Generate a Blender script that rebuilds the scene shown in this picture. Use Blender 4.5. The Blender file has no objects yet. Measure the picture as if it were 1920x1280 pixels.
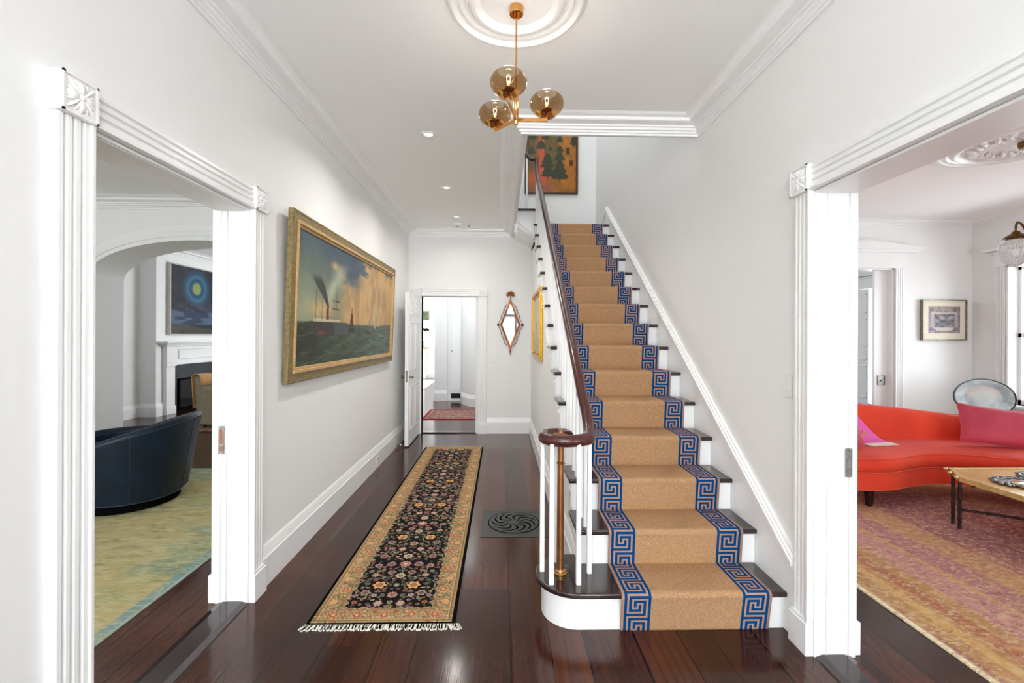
import bpy, bmesh, math, random
import numpy as np
from mathutils import Vector, Matrix
random.seed(7)
S = bpy.context.scene
COL = S.collection
PI = math.pi

# ------------------------------------------------------------------ camera
CH = 1.45
cd = bpy.data.cameras.new('camera')
cam = bpy.data.objects.new('camera', cd); COL.objects.link(cam)
cd.sensor_width = 36.0
cd.lens = 853.0 / 1920 * 36
cd.shift_y = -12.0 / 1920
cd.clip_start = 0.02
TH = math.radians(1.34); RO = math.radians(0.25)
cam.matrix_world = Matrix.Translation((0, 0, CH)) @ Matrix.Rotation(-TH, 4, 'Z') @ Matrix.Rotation(PI/2, 4, 'X') @ Matrix.Rotation(RO, 4, 'Z')
S.camera = cam

# ------------------------------------------------------------------ view + world
S.view_settings.view_transform = 'Standard'
S.view_settings.look = 'None'
S.view_settings.exposure = 0.42
S.view_settings.gamma = 1.0
S.view_settings.use_curve_mapping = False
S.cycles.max_bounces = 14; S.cycles.diffuse_bounces = 8; S.cycles.transparent_max_bounces = 16
w = bpy.data.worlds.new('world'); S.world = w; w.use_nodes = True
w.node_tree.nodes['Background'].inputs[0].default_value = (0.93, 0.97, 1.0, 1)
w.node_tree.nodes['Background'].inputs[1].default_value = 1.6

# ------------------------------------------------------------------ daylight (windows and glazed doors) and added fill lights
def area(name, loc, rot, sx, sy, power, col=(1, 1, 1)):
    l = bpy.data.lights.new(name, 'AREA'); l.shape = 'RECTANGLE'; l.size = sx; l.size_y = sy
    l.energy = power; l.color = col
    o = bpy.data.objects.new(name, l); COL.objects.link(o); o.location = loc; o.rotation_euler = rot
    return o
DAY = (0.905, 0.955, 1.0)
area('daylight_sidelight_left', (-1.0, -3.1, 1.35), (math.radians(108), 0, 0), .62, 2.3, 57, DAY)
area('daylight_sidelight_right', (1.06, -3.1, 1.35), (math.radians(108), 0, 0), .62, 2.3, 57, DAY)
area('daylight_transom', (0.03, -3.08, 2.62), (math.radians(100), 0, 0), 2.4, .5, 70, DAY)
area('fill_stairwell', (0.3, 5.0, 5.95), (0, 0, 0), 2.2, 3.2, 25, DAY)  # overhead fill added below the closed ceiling, for assumed upper windows
area('fill_rear_room', (1.85, 9.0, 1.6), (PI/2, 0, -PI/2), 3.0, 2.2, 45, DAY)  # fill added inside the room, no window here; brightens shutter and casing
area('daylight_right_window', (7.6, 4.9, 1.6), (PI/2, 0, PI/2), 4.5, 3.4, 250, DAY)
area('daylight_right_front', (4.0, -2.9, 1.5), (PI/2, 0, 0), 3.4, 2.2, 105, DAY)
area('daylight_left_front', (-3.8, -2.9, 1.5), (PI/2, 0, 0), 3.2, 2.2, 150, DAY)
area('fill_back_parlour', (-2.13, 9.55, 1.7), (PI/2, 0, PI/2), 1.3, 1.8, 60, DAY)  # fill added against the inner partition, which has no window
area('daylight_kitchen', (-6.5, 12.6, 1.8), (PI/2, 0, -PI/2), 3.0, 2.2, 330, DAY)
area('fill_back_hall', (-0.9, 8.6, 2.95), (0, 0, 0), 1.2, 2.0, 26, DAY)  # fill added under the ceiling to brighten the corridor, no skylight there
area('daylight_rear_right', (7.6, 9.0, 1.6), (PI/2, 0, PI/2), 3.4, 3.4, 170, DAY)

# ------------------------------------------------------------------ materials
def s2l(c):
    return tuple((x/255/12.92 if x/255 <= 0.04045 else ((x/255+0.055)/1.055)**2.4) for x in c)
MATS = {}
def mat(name, rgb, rough=0.6, metal=0.0, spec=0.5, noise=None, bump=None, coat=0, sheen=0, trans=0, ior=1.45):
    m = bpy.data.materials.new(name); m.use_nodes = True
    nt = m.node_tree; b = nt.nodes['Principled BSDF']
    c = s2l(rgb)
    b.inputs['Base Color'].default_value = (*c, 1)
    b.inputs['Roughness'].default_value = rough
    b.inputs['Metallic'].default_value = metal
    b.inputs['Specular IOR Level'].default_value = spec
    if coat: b.inputs['Coat Weight'].default_value = coat; b.inputs['Coat Roughness'].default_value = 0.08
    if sheen: b.inputs['Sheen Weight'].default_value = sheen; b.inputs['Sheen Roughness'].default_value = 0.4
    if trans: b.inputs['Transmission Weight'].default_value = trans; b.inputs['IOR'].default_value = ior
    if noise:      # (scale, rgb2, detail)
        tc = nt.nodes.new('ShaderNodeTexCoord'); n = nt.nodes.new('ShaderNodeTexNoise')
        n.inputs['Scale'].default_value = noise[0]; n.inputs['Detail'].default_value = noise[2] if len(noise) > 2 else 4
        mx = nt.nodes.new('ShaderNodeMix'); mx.data_type = 'RGBA'
        rp = nt.nodes.new('ShaderNodeMapRange'); rp.inputs[1].default_value = 0.35; rp.inputs[2].default_value = 0.65
        nt.links.new(tc.outputs['Object'], n.inputs['Vector']); nt.links.new(n.outputs['Fac'], rp.inputs[0])
        nt.links.new(rp.outputs[0], mx.inputs[0])
        mx.inputs[6].default_value = (*c, 1); mx.inputs[7].default_value = (*s2l(noise[1]), 1)
        nt.links.new(mx.outputs[2], b.inputs['Base Color'])
    if bump:       # (scale, strength)
        tc = nt.nodes.new('ShaderNodeTexCoord'); n = nt.nodes.new('ShaderNodeTexNoise')
        n.inputs['Scale'].default_value = bump[0]; n.inputs['Detail'].default_value = 3
        bp = nt.nodes.new('ShaderNodeBump'); bp.inputs['Strength'].default_value = bump[1]; bp.inputs['Distance'].default_value = 0.01
        nt.links.new(tc.outputs['Object'], n.inputs['Vector']); nt.links.new(n.outputs['Fac'], bp.inputs['Height'])
        nt.links.new(bp.outputs[0], b.inputs['Normal'])
    MATS[name] = m
    return m
wall_m = mat('wall_paint', (236, 236, 235), 0.65, spec=0.3, noise=(1.2, (235, 235, 233)), bump=(120, 0.03))
ceil_m = mat('ceiling_paint', (247, 247, 246), 0.8, spec=0.2, noise=(1.0, (246, 246, 245)))
trim_m = mat('trim_paint', (240, 240, 239), 0.3, spec=0.5, noise=(3, (238, 238, 237)))
balus_m = mat('white_gloss_paint', (243, 243, 241), 0.3, noise=(6, (240, 240, 238)))
tread_m = mat('tread_stain', (50, 33, 31), 0.17, noise=(9, (38, 25, 24)), coat=0.3)
rail_m = mat('mahogany', (78, 34, 30), 0.24, noise=(14, (60, 26, 24)), coat=0.2)
railk_m = mat('dark_rail', (40, 24, 22), 0.18, noise=(10, (50, 28, 24)), coat=0.4)
brass_m = mat('brass', (226, 172, 104), 0.16, metal=1.0, noise=(20, (218, 160, 92)))
oldbrass_m = mat('aged_brass', (172, 122, 82), 0.28, metal=0.9, noise=(12, (150, 100, 66)))
bronze_m = mat('bronze', (120, 90, 50), 0.3, metal=1.0, noise=(10, (90, 66, 36)))
steel_m = mat('steel', (150, 148, 142), 0.3, metal=1.0, noise=(30, (120, 118, 112)))
iron_m = mat('cast_iron', (64, 64, 60), 0.5, metal=0.3, noise=(30, (54, 54, 50)))
black_m = mat('black', (6, 6, 6), 0.95, spec=0.05, noise=(30, (14, 14, 14)))
dark_m = mat('dark_wood', (26, 17, 14), 0.3, noise=(20, (38, 26, 20)))
plastic_m = mat('white_plastic', (236, 236, 233), 0.35, noise=(10, (232, 232, 229)))
fringe_m = mat('white_cotton', (244, 241, 232), 0.9, noise=(90, (226, 220, 208)))
leather_m = mat('navy_leather', (12, 32, 50), 0.38, noise=(5, (10, 26, 42)), bump=(160, 0.12), spec=0.35)
piping_m = mat('leather_piping', (30, 54, 76), 0.35, noise=(12, (24, 46, 66)))
sofa_m = mat('orange_red_velvet', (228, 64, 28), 0.75, noise=(2.6, (210, 50, 20)), sheen=0.08, bump=(60, 0.06))
pipe_m = mat('velvet_piping', (222, 84, 52), 0.7, noise=(12, (212, 72, 42)), sheen=0.1)
pinkvel_m = mat('pink_velvet', (198, 70, 90), 0.75, noise=(5, (182, 56, 78)), sheen=0.2, bump=(14, 0.25))
pinkthrow_m = mat('magenta_wool', (232, 84, 176), 0.9, noise=(60, (222, 110, 186)))
armch_m = mat('taupe_fabric', (138, 128, 104), 0.85, noise=(30, (126, 116, 92)), bump=(200, 0.2))
throw_m = mat('camel_wool', (206, 160, 104), 0.9, noise=(40, (196, 146, 92)), bump=(90, 0.2))
slate_m = mat('slate', (58, 64, 68), 0.4, noise=(8, (46, 50, 54)))
glassdk_m = mat('dark_fire_glass', (10, 10, 12), 0.05, noise=(3, (14, 14, 16)))
goldframe_m = mat('gold_leaf', (214, 168, 52), 0.3, metal=0.8, noise=(30, (196, 146, 40)))
copper_m = mat('coppery_gilt', (168, 100, 58), 0.38, metal=0.55, noise=(40, (132, 72, 40)))
frame_m = mat('bronze_gilt_frame', (150, 128, 86), 0.45, metal=0.3, noise=(40, (118, 104, 64), 6), bump=(200, 0.1))
fillet_m = mat('gold_fillet', (204, 172, 118), 0.4, metal=0.3, noise=(30, (188, 152, 98)))
brownfr_m = mat('brown_frame', (84, 52, 30), 0.5, noise=(20, (66, 40, 22)))
mirror_m = mat('mirror_silver', (214, 214, 212), 0.03, metal=1.0, noise=(1, (212, 212, 210)))
matboard_m = mat('cream_matboard', (228, 220, 204), 0.9, noise=(40, (224, 216, 198)))
silverfr_m = mat('silver_frame', (150, 142, 128), 0.35, metal=0.6, noise=(40, (120, 112, 98)))
tabletop_m = mat('honey_lacquer', (222, 180, 104), 0.35, noise=(4, (206, 154, 76)), coat=0.1)
tableedge_m = mat('pale_gilt_edge', (226, 202, 140), 0.3, metal=0.3, noise=(30, (206, 176, 104)))
pewter_m = mat('pewter', (140, 142, 140), 0.35, metal=0.8, noise=(40, (84, 88, 86), 6), bump=(80, 0.4))
shell_m = mat('shell_gilt', (212, 200, 146), 0.25, metal=0.5, noise=(14, (196, 182, 120)))
greenart_m = mat('green_print', (96, 112, 80), 0.6, noise=(14, (50, 58, 44)))

def glass(name, tint, gl_rough=0.02, fac=0.12, dens=None):
    m = bpy.data.materials.new(name); m.use_nodes = True; nt = m.node_tree
    for n in list(nt.nodes):
        if n.type != 'OUTPUT_MATERIAL': nt.nodes.remove(n)
    out = [n for n in nt.nodes if n.type == 'OUTPUT_MATERIAL'][0]
    tr = nt.nodes.new('ShaderNodeBsdfTransparent'); tr.inputs[0].default_value = (*s2l(tint), 1)
    gl = nt.nodes.new('ShaderNodeBsdfGlossy'); gl.inputs['Roughness'].default_value = gl_rough
    lw = nt.nodes.new('ShaderNodeLayerWeight'); lw.inputs[0].default_value = 0.5
    pw = nt.nodes.new('ShaderNodeMath'); pw.operation = 'POWER'; pw.inputs[1].default_value = 3.0
    fr = nt.nodes.new('ShaderNodeMath'); fr.operation = 'MULTIPLY_ADD'; fr.inputs[1].default_value = 0.6; fr.inputs[2].default_value = 0.03
    nt.links.new(lw.outputs['Facing'], pw.inputs[0]); nt.links.new(pw.outputs[0], fr.inputs[0])
    mx = nt.nodes.new('ShaderNodeMixShader')
    if dens:
        ns = nt.nodes.new('ShaderNodeTexWave'); ns.inputs['Scale'].default_value = dens; ns.bands_direction = 'X'
        tc = nt.nodes.new('ShaderNodeTexCoord'); nt.links.new(tc.outputs['Object'], ns.inputs['Vector'])
        df = nt.nodes.new('ShaderNodeBsdfTranslucent'); df.inputs[0].default_value = (0.8, 0.8, 0.8, 1)
        m2 = nt.nodes.new('ShaderNodeMixShader'); mr = nt.nodes.new('ShaderNodeMapRange')
        mr.inputs[3].default_value = 0.08; mr.inputs[4].default_value = 0.34
        nt.links.new(ns.outputs['Fac'], mr.inputs[0]); nt.links.new(mr.outputs[0], m2.inputs[0])
        nt.links.new(tr.outputs[0], m2.inputs[1]); nt.links.new(df.outputs[0], m2.inputs[2])
        src = m2
    else: src = tr
    nt.links.new(fr.outputs[0], mx.inputs[0]); nt.links.new(src.outputs[0], mx.inputs[1]); nt.links.new(gl.outputs[0], mx.inputs[2])
    nt.links.new(mx.outputs[0], out.inputs[0])
    return m
smoke_glass = glass('smoked_glass', (218, 194, 160))
clear_glass = glass('clear_glass', (250, 250, 250))
ribbed_glass = glass('ribbed_glass', (236, 236, 238), dens=30)
pane_glass = glass('window_pane_glass', (250, 252, 252))
bulbm = bpy.data.materials.new('bulb_glow'); bulbm.use_nodes = True
bb = bulbm.node_tree.nodes['Principled BSDF']; bb.inputs['Emission Color'].default_value = (1, 0.8, 0.55, 1); bb.inputs['Emission Strength'].default_value = 6
downm = bpy.data.materials.new('downlight_glow'); downm.use_nodes = True
bb = downm.node_tree.nodes['Principled BSDF']; bb.inputs['Emission Color'].default_value = (1, 0.97, 0.92, 1); bb.inputs['Emission Strength'].default_value = 0.55

def floor_material():
    m = bpy.data.materials.new('dark_plank_floor'); m.use_nodes = True; nt = m.node_tree; b = nt.nodes['Principled BSDF']
    N = nt.nodes.new; L = nt.links.new
    tc = N('ShaderNodeTexCoord'); sp = N('ShaderNodeSeparateXYZ'); L(tc.outputs['Object'], sp.inputs[0])
    def M(op, a, bb=None, c=None):
        n = N('ShaderNodeMath'); n.operation = op
        for i, v in enumerate((a, bb, c)):
            if v is None: continue
            if isinstance(v, (int, float)): n.inputs[i].default_value = v
            else: L(v, n.inputs[i])
        return n.outputs[0]
    xs = M('ADD', M('DIVIDE', M('ADD', sp.outputs[0], 20.07), 0.205), 0.0)
    wob = M('MULTIPLY', M('SINE', M('MULTIPLY', xs, 1.9)), 0.16)
    xs = M('ADD', xs, wob)
    idx = M('FLOOR', xs); fr = M('FRACT', xs)
    wn = N('ShaderNodeTexWhiteNoise'); wn.noise_dimensions = '1D'; L(idx, wn.inputs['W'])
    yo = M('ADD', sp.outputs[1], M('MULTIPLY', wn.outputs['Value'], 7.0))
    yfr = M('FRACT', M('DIVIDE', yo, 4.1)); yi = M('FLOOR', M('DIVIDE', yo, 4.1))
    wn2 = N('ShaderNodeTexWhiteNoise'); wn2.noise_dimensions = '2D'
    cv = N('ShaderNodeCombineXYZ'); L(idx, cv.inputs[0]); L(yi, cv.inputs[1]); L(cv.outputs[0], wn2.inputs['Vector'])
    # grain
    gv = N('ShaderNodeCombineXYZ'); L(M('MULTIPLY', sp.outputs[0], 60.0), gv.inputs[0]); L(M('MULTIPLY', sp.outputs[1], 1.3), gv.inputs[1]); L(M('MULTIPLY', wn2.outputs['Value'], 30.0), gv.inputs[2])
    g = N('ShaderNodeTexNoise'); g.inputs['Scale'].default_value = 1.0; g.inputs['Detail'].default_value = 6; L(gv.outputs[0], g.inputs['Vector'])
    big = N('ShaderNodeTexNoise'); big.inputs['Scale'].default_value = 1.6; big.inputs['Detail'].default_value = 3; L(tc.outputs['Object'], big.inputs['Vector'])
    ramp = N('ShaderNodeValToRGB'); e = ramp.color_ramp.elements
    e[0].position = 0.28; e[0].color = (*s2l((36, 18, 13)), 1); e[1].position = 0.78; e[1].color = (*s2l((98, 50, 31)), 1)
    e2 = ramp.color_ramp.elements.new(0.5); e2.color = (*s2l((58, 29, 20)), 1)
    f = M('ADD', M('MULTIPLY', g.outputs['Fac'], 0.42), M('ADD', M('MULTIPLY', big.outputs['Fac'], 0.42), M('MULTIPLY', wn2.outputs['Value'], 0.20)))
    L(f, ramp.inputs[0])
    seam = M('LESS_THAN', M('ABSOLUTE', M('SUBTRACT', fr, 0.5)), 0.482)
    yseam = M('GREATER_THAN', yfr, 0.0008)
    ok = M('MULTIPLY', seam, yseam)
    mx = N('ShaderNodeMix'); mx.data_type = 'RGBA'; L(ok, mx.inputs[0]); mx.inputs[6].default_value = (*s2l((12, 5, 4)), 1); L(ramp.outputs[0], mx.inputs[7])
    L(mx.outputs[2], b.inputs['Base Color'])
    rr = N('ShaderNodeMapRange'); rr.inputs[3].default_value = 0.10; rr.inputs[4].default_value = 0.20; L(big.outputs['Fac'], rr.inputs[0]); L(rr.outputs[0], b.inputs['Roughness'])
    bp = N('ShaderNodeBump'); bp.inputs['Strength'].default_value = 0.4; bp.inputs['Distance'].default_value = 0.004
    L(M('ADD', ok, M('MULTIPLY', g.outputs['Fac'], 0.12)), bp.inputs['Height']); L(bp.outputs[0], b.inputs['Normal'])
    b.inputs['Specular IOR Level'].default_value = 0.38
    return m
floor_m = floor_material()

def paint_mat(name, rough=0.8, spec=0.3, coat=0, sheen=0, bump=None):
    m = bpy.data.materials.new(name); m.use_nodes = True; nt = m.node_tree; b = nt.nodes['Principled BSDF']
    a = nt.nodes.new('ShaderNodeAttribute'); a.attribute_name = 'paint'
    nt.links.new(a.outputs['Color'], b.inputs['Base Color'])
    b.inputs['Roughness'].default_value = rough; b.inputs['Specular IOR Level'].default_value = spec
    if coat: b.inputs['Coat Weight'].default_value = coat; b.inputs['Coat Roughness'].default_value = 0.2
    if bump:
        tc = nt.nodes.new('ShaderNodeTexCoord'); n = nt.nodes.new('ShaderNodeTexNoise'); n.inputs['Scale'].default_value = bump[0]
        bp = nt.nodes.new('ShaderNodeBump'); bp.inputs['Strength'].default_value = bump[1]; bp.inputs['Distance'].default_value = 0.004
        nt.links.new(tc.outputs['Object'], n.inputs['Vector']); nt.links.new(n.outputs['Fac'], bp.inputs['Height']); nt.links.new(bp.outputs[0], b.inputs['Normal'])
    return m
rugpaint_m = paint_mat('woven_wool', 0.95, 0.1, bump=(260, 0.5))
def rug_detail(name, sx, sy, lo, hi):
    m = paint_mat(name, 0.95, 0.1, bump=(260, 0.5)); nt = m.node_tree; b = nt.nodes['Principled BSDF']
    a = [n for n in nt.nodes if n.type == 'ATTRIBUTE'][0]; tc = nt.nodes.new('ShaderNodeTexCoord')
    prev = a.outputs['Color']
    for k, (scx, scy, th, colr, fac) in enumerate(((sx, sy, (.53, .60), hi, .7), (sx*.8, sy*1.3, (.60, .66), lo, .5), (sx*2.2, sy*2.2, (.55, .65), hi, .25))):
        mp = nt.nodes.new('ShaderNodeMapping'); mp.inputs['Scale'].default_value = (scx, scy, 1); mp.inputs['Location'].default_value = (k*7.3, k*3.1, 0)
        n = nt.nodes.new('ShaderNodeTexNoise'); n.inputs['Scale'].default_value = 1; n.inputs['Detail'].default_value = 3; n.inputs['Distortion'].default_value = 1.2
        r = nt.nodes.new('ShaderNodeMapRange'); r.inputs[1].default_value = th[0]; r.inputs[2].default_value = th[1]; r.inputs[4].default_value = fac
        mx = nt.nodes.new('ShaderNodeMix'); mx.data_type = 'RGBA'
        nt.links.new(tc.outputs['Object'], mp.inputs[0]); nt.links.new(mp.outputs[0], n.inputs['Vector']); nt.links.new(n.outputs['Fac'], r.inputs[0]); nt.links.new(r.outputs[0], mx.inputs[0])
        nt.links.new(prev, mx.inputs[6]); mx.inputs[7].default_value = (*s2l(colr), 1); prev = mx.outputs[2]
    nt.links.new(prev, b.inputs['Base Color']); return m
redrug_m = rug_detail('red_rug_wool', 22, 40, (126, 62, 62), (214, 190, 150))
greenrug_m = rug_detail('green_rug_wool', 9, 40, (128, 122, 80), (206, 200, 160))
oil_m = paint_mat('oil_paint', 0.45, 0.4, bump=(60, 0.2))
plate_m = paint_mat('lustre_glaze', 0.35, 0.5, coat=0.1)

# ------------------------------------------------------------------ mesh builder
class MB:
    def __init__(s): s.v = []; s.f = []; s.mi = []
    def add(s, vs, fs, mi=0):
        o = len(s.v); s.v += [tuple(p) for p in vs]; s.f += [tuple(i+o for i in f) for f in fs]; s.mi += [mi]*len(fs)
        return s
    def box(s, x0, x1, y0, y1, z0, z1, mi=0, M=None):
        vs = [(x, y, z) for x in (x0, x1) for y in (y0, y1) for z in (z0, z1)]
        if M is not None: vs = [tuple(M @ Vector(p)) for p in vs]
        fs = [(0, 1, 3, 2), (4, 6, 7, 5), (0, 4, 5, 1), (2, 3, 7, 6), (0, 2, 6, 4), (1, 5, 7, 3)]
        return s.add(vs, fs, mi)
    def extr(s, poly, vec, mi=0, caps=True):
        n = len(poly); vs = [tuple(p) for p in poly] + [(p[0]+vec[0], p[1]+vec[1], p[2]+vec[2]) for p in poly]
        fs = [(i, (i+1) % n, n+(i+1) % n, n+i) for i in range(n)]
        if caps: fs += [tuple(range(n-1, -1, -1)), tuple(range(n, 2*n))]
        return s.add(vs, fs, mi)
    def lathe(s, prof, c, n=32, mi=0, axis='z', caps=True, M=None, sy=1.0):
        vs = []; fs = []; k = len(prof)
        for i in range(n):
            a = 2*PI*i/n
            for r, h in prof:
                p = (r*math.cos(a), r*math.sin(a)*sy, h)
                if axis == 'y': p = (p[0], -p[2], p[1])
                elif axis == 'x': p = (p[2], p[0], p[1])
                if M is not None: p = tuple(M @ Vector(p))
                vs.append((c[0]+p[0], c[1]+p[1], c[2]+p[2]))
        for i in range(n):
            j = (i+1) % n
            for t in range(k-1): fs.append((i*k+t, j*k+t, j*k+t+1, i*k+t+1))
        if caps:
            if prof[0][0] > 1e-6: fs.append(tuple(i*k for i in range(n))[::-1])
            if prof[-1][0] > 1e-6: fs.append(tuple(i*k+k-1 for i in range(n)))
        return s.add(vs, fs, mi)
    def ell(s, c, r, M=None, n=12, m=8, mi=0):
        vs = []; fs = []
        for j in range(m+1):
            t = PI*j/m
            for i in range(n):
                a = 2*PI*i/n; p = Vector((r[0]*math.sin(t)*math.cos(a), r[1]*math.sin(t)*math.sin(a), r[2]*math.cos(t)))
                if M is not None: p = M @ p
                vs.append((c[0]+p.x, c[1]+p.y, c[2]+p.z))
        for j in range(m):
            for i in range(n): fs.append((j*n+i, (j+1)*n+i, (j+1)*n+(i+1) % n, j*n+(i+1) % n))
        return s.add(vs, fs, mi)
    def tube(s, path, rad, n=10, mi=0, closed=False, flat=1.0, up=(0, 0, 1)):
        P = [Vector(p) for p in path]; k = len(P); vs = []; fs = []; U = Vector(up)
        for i, p in enumerate(P):
            if closed: t = (P[(i+1) % k]-P[i-1])
            else: t = P[min(i+1, k-1)]-P[max(i-1, 0)]
            t.normalize()
            a = t.cross(U)
            if a.length < 1e-3: a = t.cross(Vector((0, 1, 0)))
            a.normalize(); b = a.cross(t)
            r = rad[i] if isinstance(rad, (list, tuple)) else rad
            for j in range(n):
                g = 2*PI*j/n; q = p + a*(r*math.cos(g)) + b*(r*flat*math.sin(g)); vs.append(tuple(q))
        for i in range(k if closed else k-1):
            i2 = (i+1) % k
            for j in range(n): fs.append((i*n+j, i*n+(j+1) % n, i2*n+(j+1) % n, i2*n+j))
        if not closed: fs += [tuple(range(n))[::-1], tuple(range((k-1)*n, k*n))]
        return s.add(vs, fs, mi)
    def molding(s, path, prof, mi=0, closed=False):
        """profile (d,z) swept on a plan polyline; the room is on the RIGHT of the travel direction"""
        P = [Vector((p[0], p[1])) for p in path]; k = len(P); rings = []
        def nrm(a, b):
            d = (b-a).normalized(); return Vector((d.y, -d.x))
        for i in range(k):
            if closed: n1 = nrm(P[i-1], P[i]); n2 = nrm(P[i], P[(i+1) % k])
            else:
                n1 = nrm(P[max(i-1, 0)], P[max(i, 1)]) ; n2 = nrm(P[min(i, k-2)], P[min(i+1, k-1)])
            m = (n1+n2); m = m/(m.length_squared)*2 if m.length > 1e-6 else n1
            rings.append([(P[i].x+m.x*d, P[i].y+m.y*d, z) for d, z in prof])
        n = len(prof); vs = [q for r in rings for q in r]; fs = []
        for i in range(k if closed else k-1):
            i2 = (i+1) % k
            for j in range(n): fs.append((i*n+j, i*n+(j+1) % n, i2*n+(j+1) % n, i2*n+j))
        if not closed: fs += [tuple(range(n)), tuple(range((k-1)*n, k*n))[::-1]]
        return s.add(vs, fs, mi)
    def build(s, name, m, parent=None, bevel=0, smooth=True, segs=2, ang=32, origin=None):
        vs = np.array(s.v, dtype=float)
        mn = vs.min(0); mxx = vs.max(0)
        o = Vector(((mn[0]+mxx[0])/2, (mn[1]+mxx[1])/2, mn[2])) if origin is None else Vector(origin)
        me = bpy.data.meshes.new(name)
        me.from_pydata([(p[0]-o.x, p[1]-o.y, p[2]-o.z) for p in s.v], [], s.f)
        for mm in (m if isinstance(m, (list, tuple)) else [m]): me.materials.append(mm)
        me.polygons.foreach_set('material_index', s.mi)
        bm = bmesh.new(); bm.from_mesh(me); bmesh.ops.recalc_face_normals(bm, faces=bm.faces); bm.to_mesh(me); bm.free()
        if smooth:
            me.polygons.foreach_set('use_smooth', [True]*len(me.polygons)); me.set_sharp_from_angle(angle=math.radians(ang))
        me.update()
        ob = bpy.data.objects.new(name, me); COL.objects.link(ob)
        place(ob, o, parent)
        if bevel:
            b = ob.modifiers.new('bevel', 'BEVEL'); b.width = bevel; b.segments = segs; b.limit_method = 'ANGLE'; b.angle_limit = math.radians(40)
        return ob
WL = {}
def place(ob, o, parent):
    WL[ob] = Vector(o)
    if parent is not None: ob.parent = parent; ob.location = Vector(o)-WL[parent]
    else: ob.location = o
def tag(o, label=None, cat=None, group=None, kind=None):
    if label: o['label'] = label
    if cat: o['category'] = cat
    if group: o['group'] = group
    if kind: o['kind'] = kind
    return o
def thing(name, loc, label, cat, group=None):
    o = bpy.data.objects.new(name, None); COL.objects.link(o); o.empty_display_size = 0.05
    place(o, Vector(loc), None); return tag(o, label, cat, group)
def struct(mb, name, m, label=None, cat=None, **k):
    o = mb.build(name, m, **k); o['kind'] = 'structure'
    if label: o['label'] = label
    if cat: o['category'] = cat
    return o
def dup(root, dx, label=None):
    r = root.copy(); COL.objects.link(r); r.location = root.location + Vector(dx)
    if label: r['label'] = label
    for ch in [c for c in bpy.data.objects if c.parent == root]:
        c = ch.copy(); COL.objects.link(c); c.parent = r
        for g in [q for q in bpy.data.objects if q.parent == ch]:
            d = g.copy(); COL.objects.link(d); d.parent = c
    return r
def grid(name, P0, U, V, img, m, parent=None, back=None, tag_label=None):
    """painted surface: vertex colours from a numpy picture; P0 = top-left corner, U to the right, V downwards"""
    H, W = img.shape[:2]; P0 = np.array(P0, float); U = np.array(U, float); V = np.array(V, float)
    u = np.linspace(0, 1, W); v = np.linspace(0, 1, H)
    G = P0[None, None]+u[None, :, None]*U[None, None]+v[:, None, None]*V[None, None]
    co = G.reshape(-1, 3); mn = co.min(0); mx = co.max(0); o = np.array([(mn[0]+mx[0])/2, (mn[1]+mx[1])/2, mn[2]])
    a = (np.arange(H-1)[:, None]*W+np.arange(W-1)[None]).ravel()
    q = np.stack([a, a+W, a+W+1, a+1], 1)
    col = img.reshape(-1, 3)/255.0
    col = np.where(col <= 0.04045, col/12.92, ((col+0.055)/1.055)**2.4)
    if back is not None:      # give the sheet a thickness behind it
        B = np.array(back, float)
        rim = np.concatenate([np.arange(W), (np.arange(1, H)*W+W-1), ((H-1)*W+np.arange(W-2, -1, -1)), (np.arange(H-2, 0, -1)*W)])
        n0 = len(co); co = np.vstack([co, co[rim]+B]); k = len(rim)
        i = np.arange(k); j = (i+1) % k
        q = np.vstack([q, np.stack([rim[i], rim[j], n0+j, n0+i], 1)])
        col = np.vstack([col, col[rim]])
        mn = co.min(0); o[2] = mn[2]
    me = bpy.data.meshes.new(name); nv = len(co); nf = len(q)
    me.vertices.add(nv); me.vertices.foreach_set('co', (co-o).astype(np.float32).ravel())
    me.loops.add(nf*4); me.loops.foreach_set('vertex_index', q.astype(np.int32).ravel())
    me.polygons.add(nf); me.polygons.foreach_set('loop_start', np.arange(0, nf*4, 4, dtype=np.int32))
    me.update(calc_edges=True); me.validate()
    at = me.color_attributes.new('paint', 'FLOAT_COLOR', 'POINT')
    at.data.foreach_set('color', np.hstack([col, np.ones((len(col), 1))]).astype(np.float32).ravel())
    me.materials.append(m)
    ob = bpy.data.objects.new(name, me); COL.objects.link(ob); place(ob, Vector(o), parent)
    return ob

# ------------------------------------------------------------------ setting: floor, ceilings, walls
TW, TE, TB = -1.37, 1.43, 6.72     # hall: left wall, right wall, back wall
CZ = 3.0
OL0, OL1, OLZ = 1.52, 2.487, 2.11  # left opening
OR0, OR1, ORZ = 0.35, 2.03, 2.10   # right opening
struct(MB().box(-8, 8, -3.2, 17, -0.12, 0), 'floor', floor_m, 'wide dark red-brown floorboards, waxed, through the whole house', 'floor', smooth=False)

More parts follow.
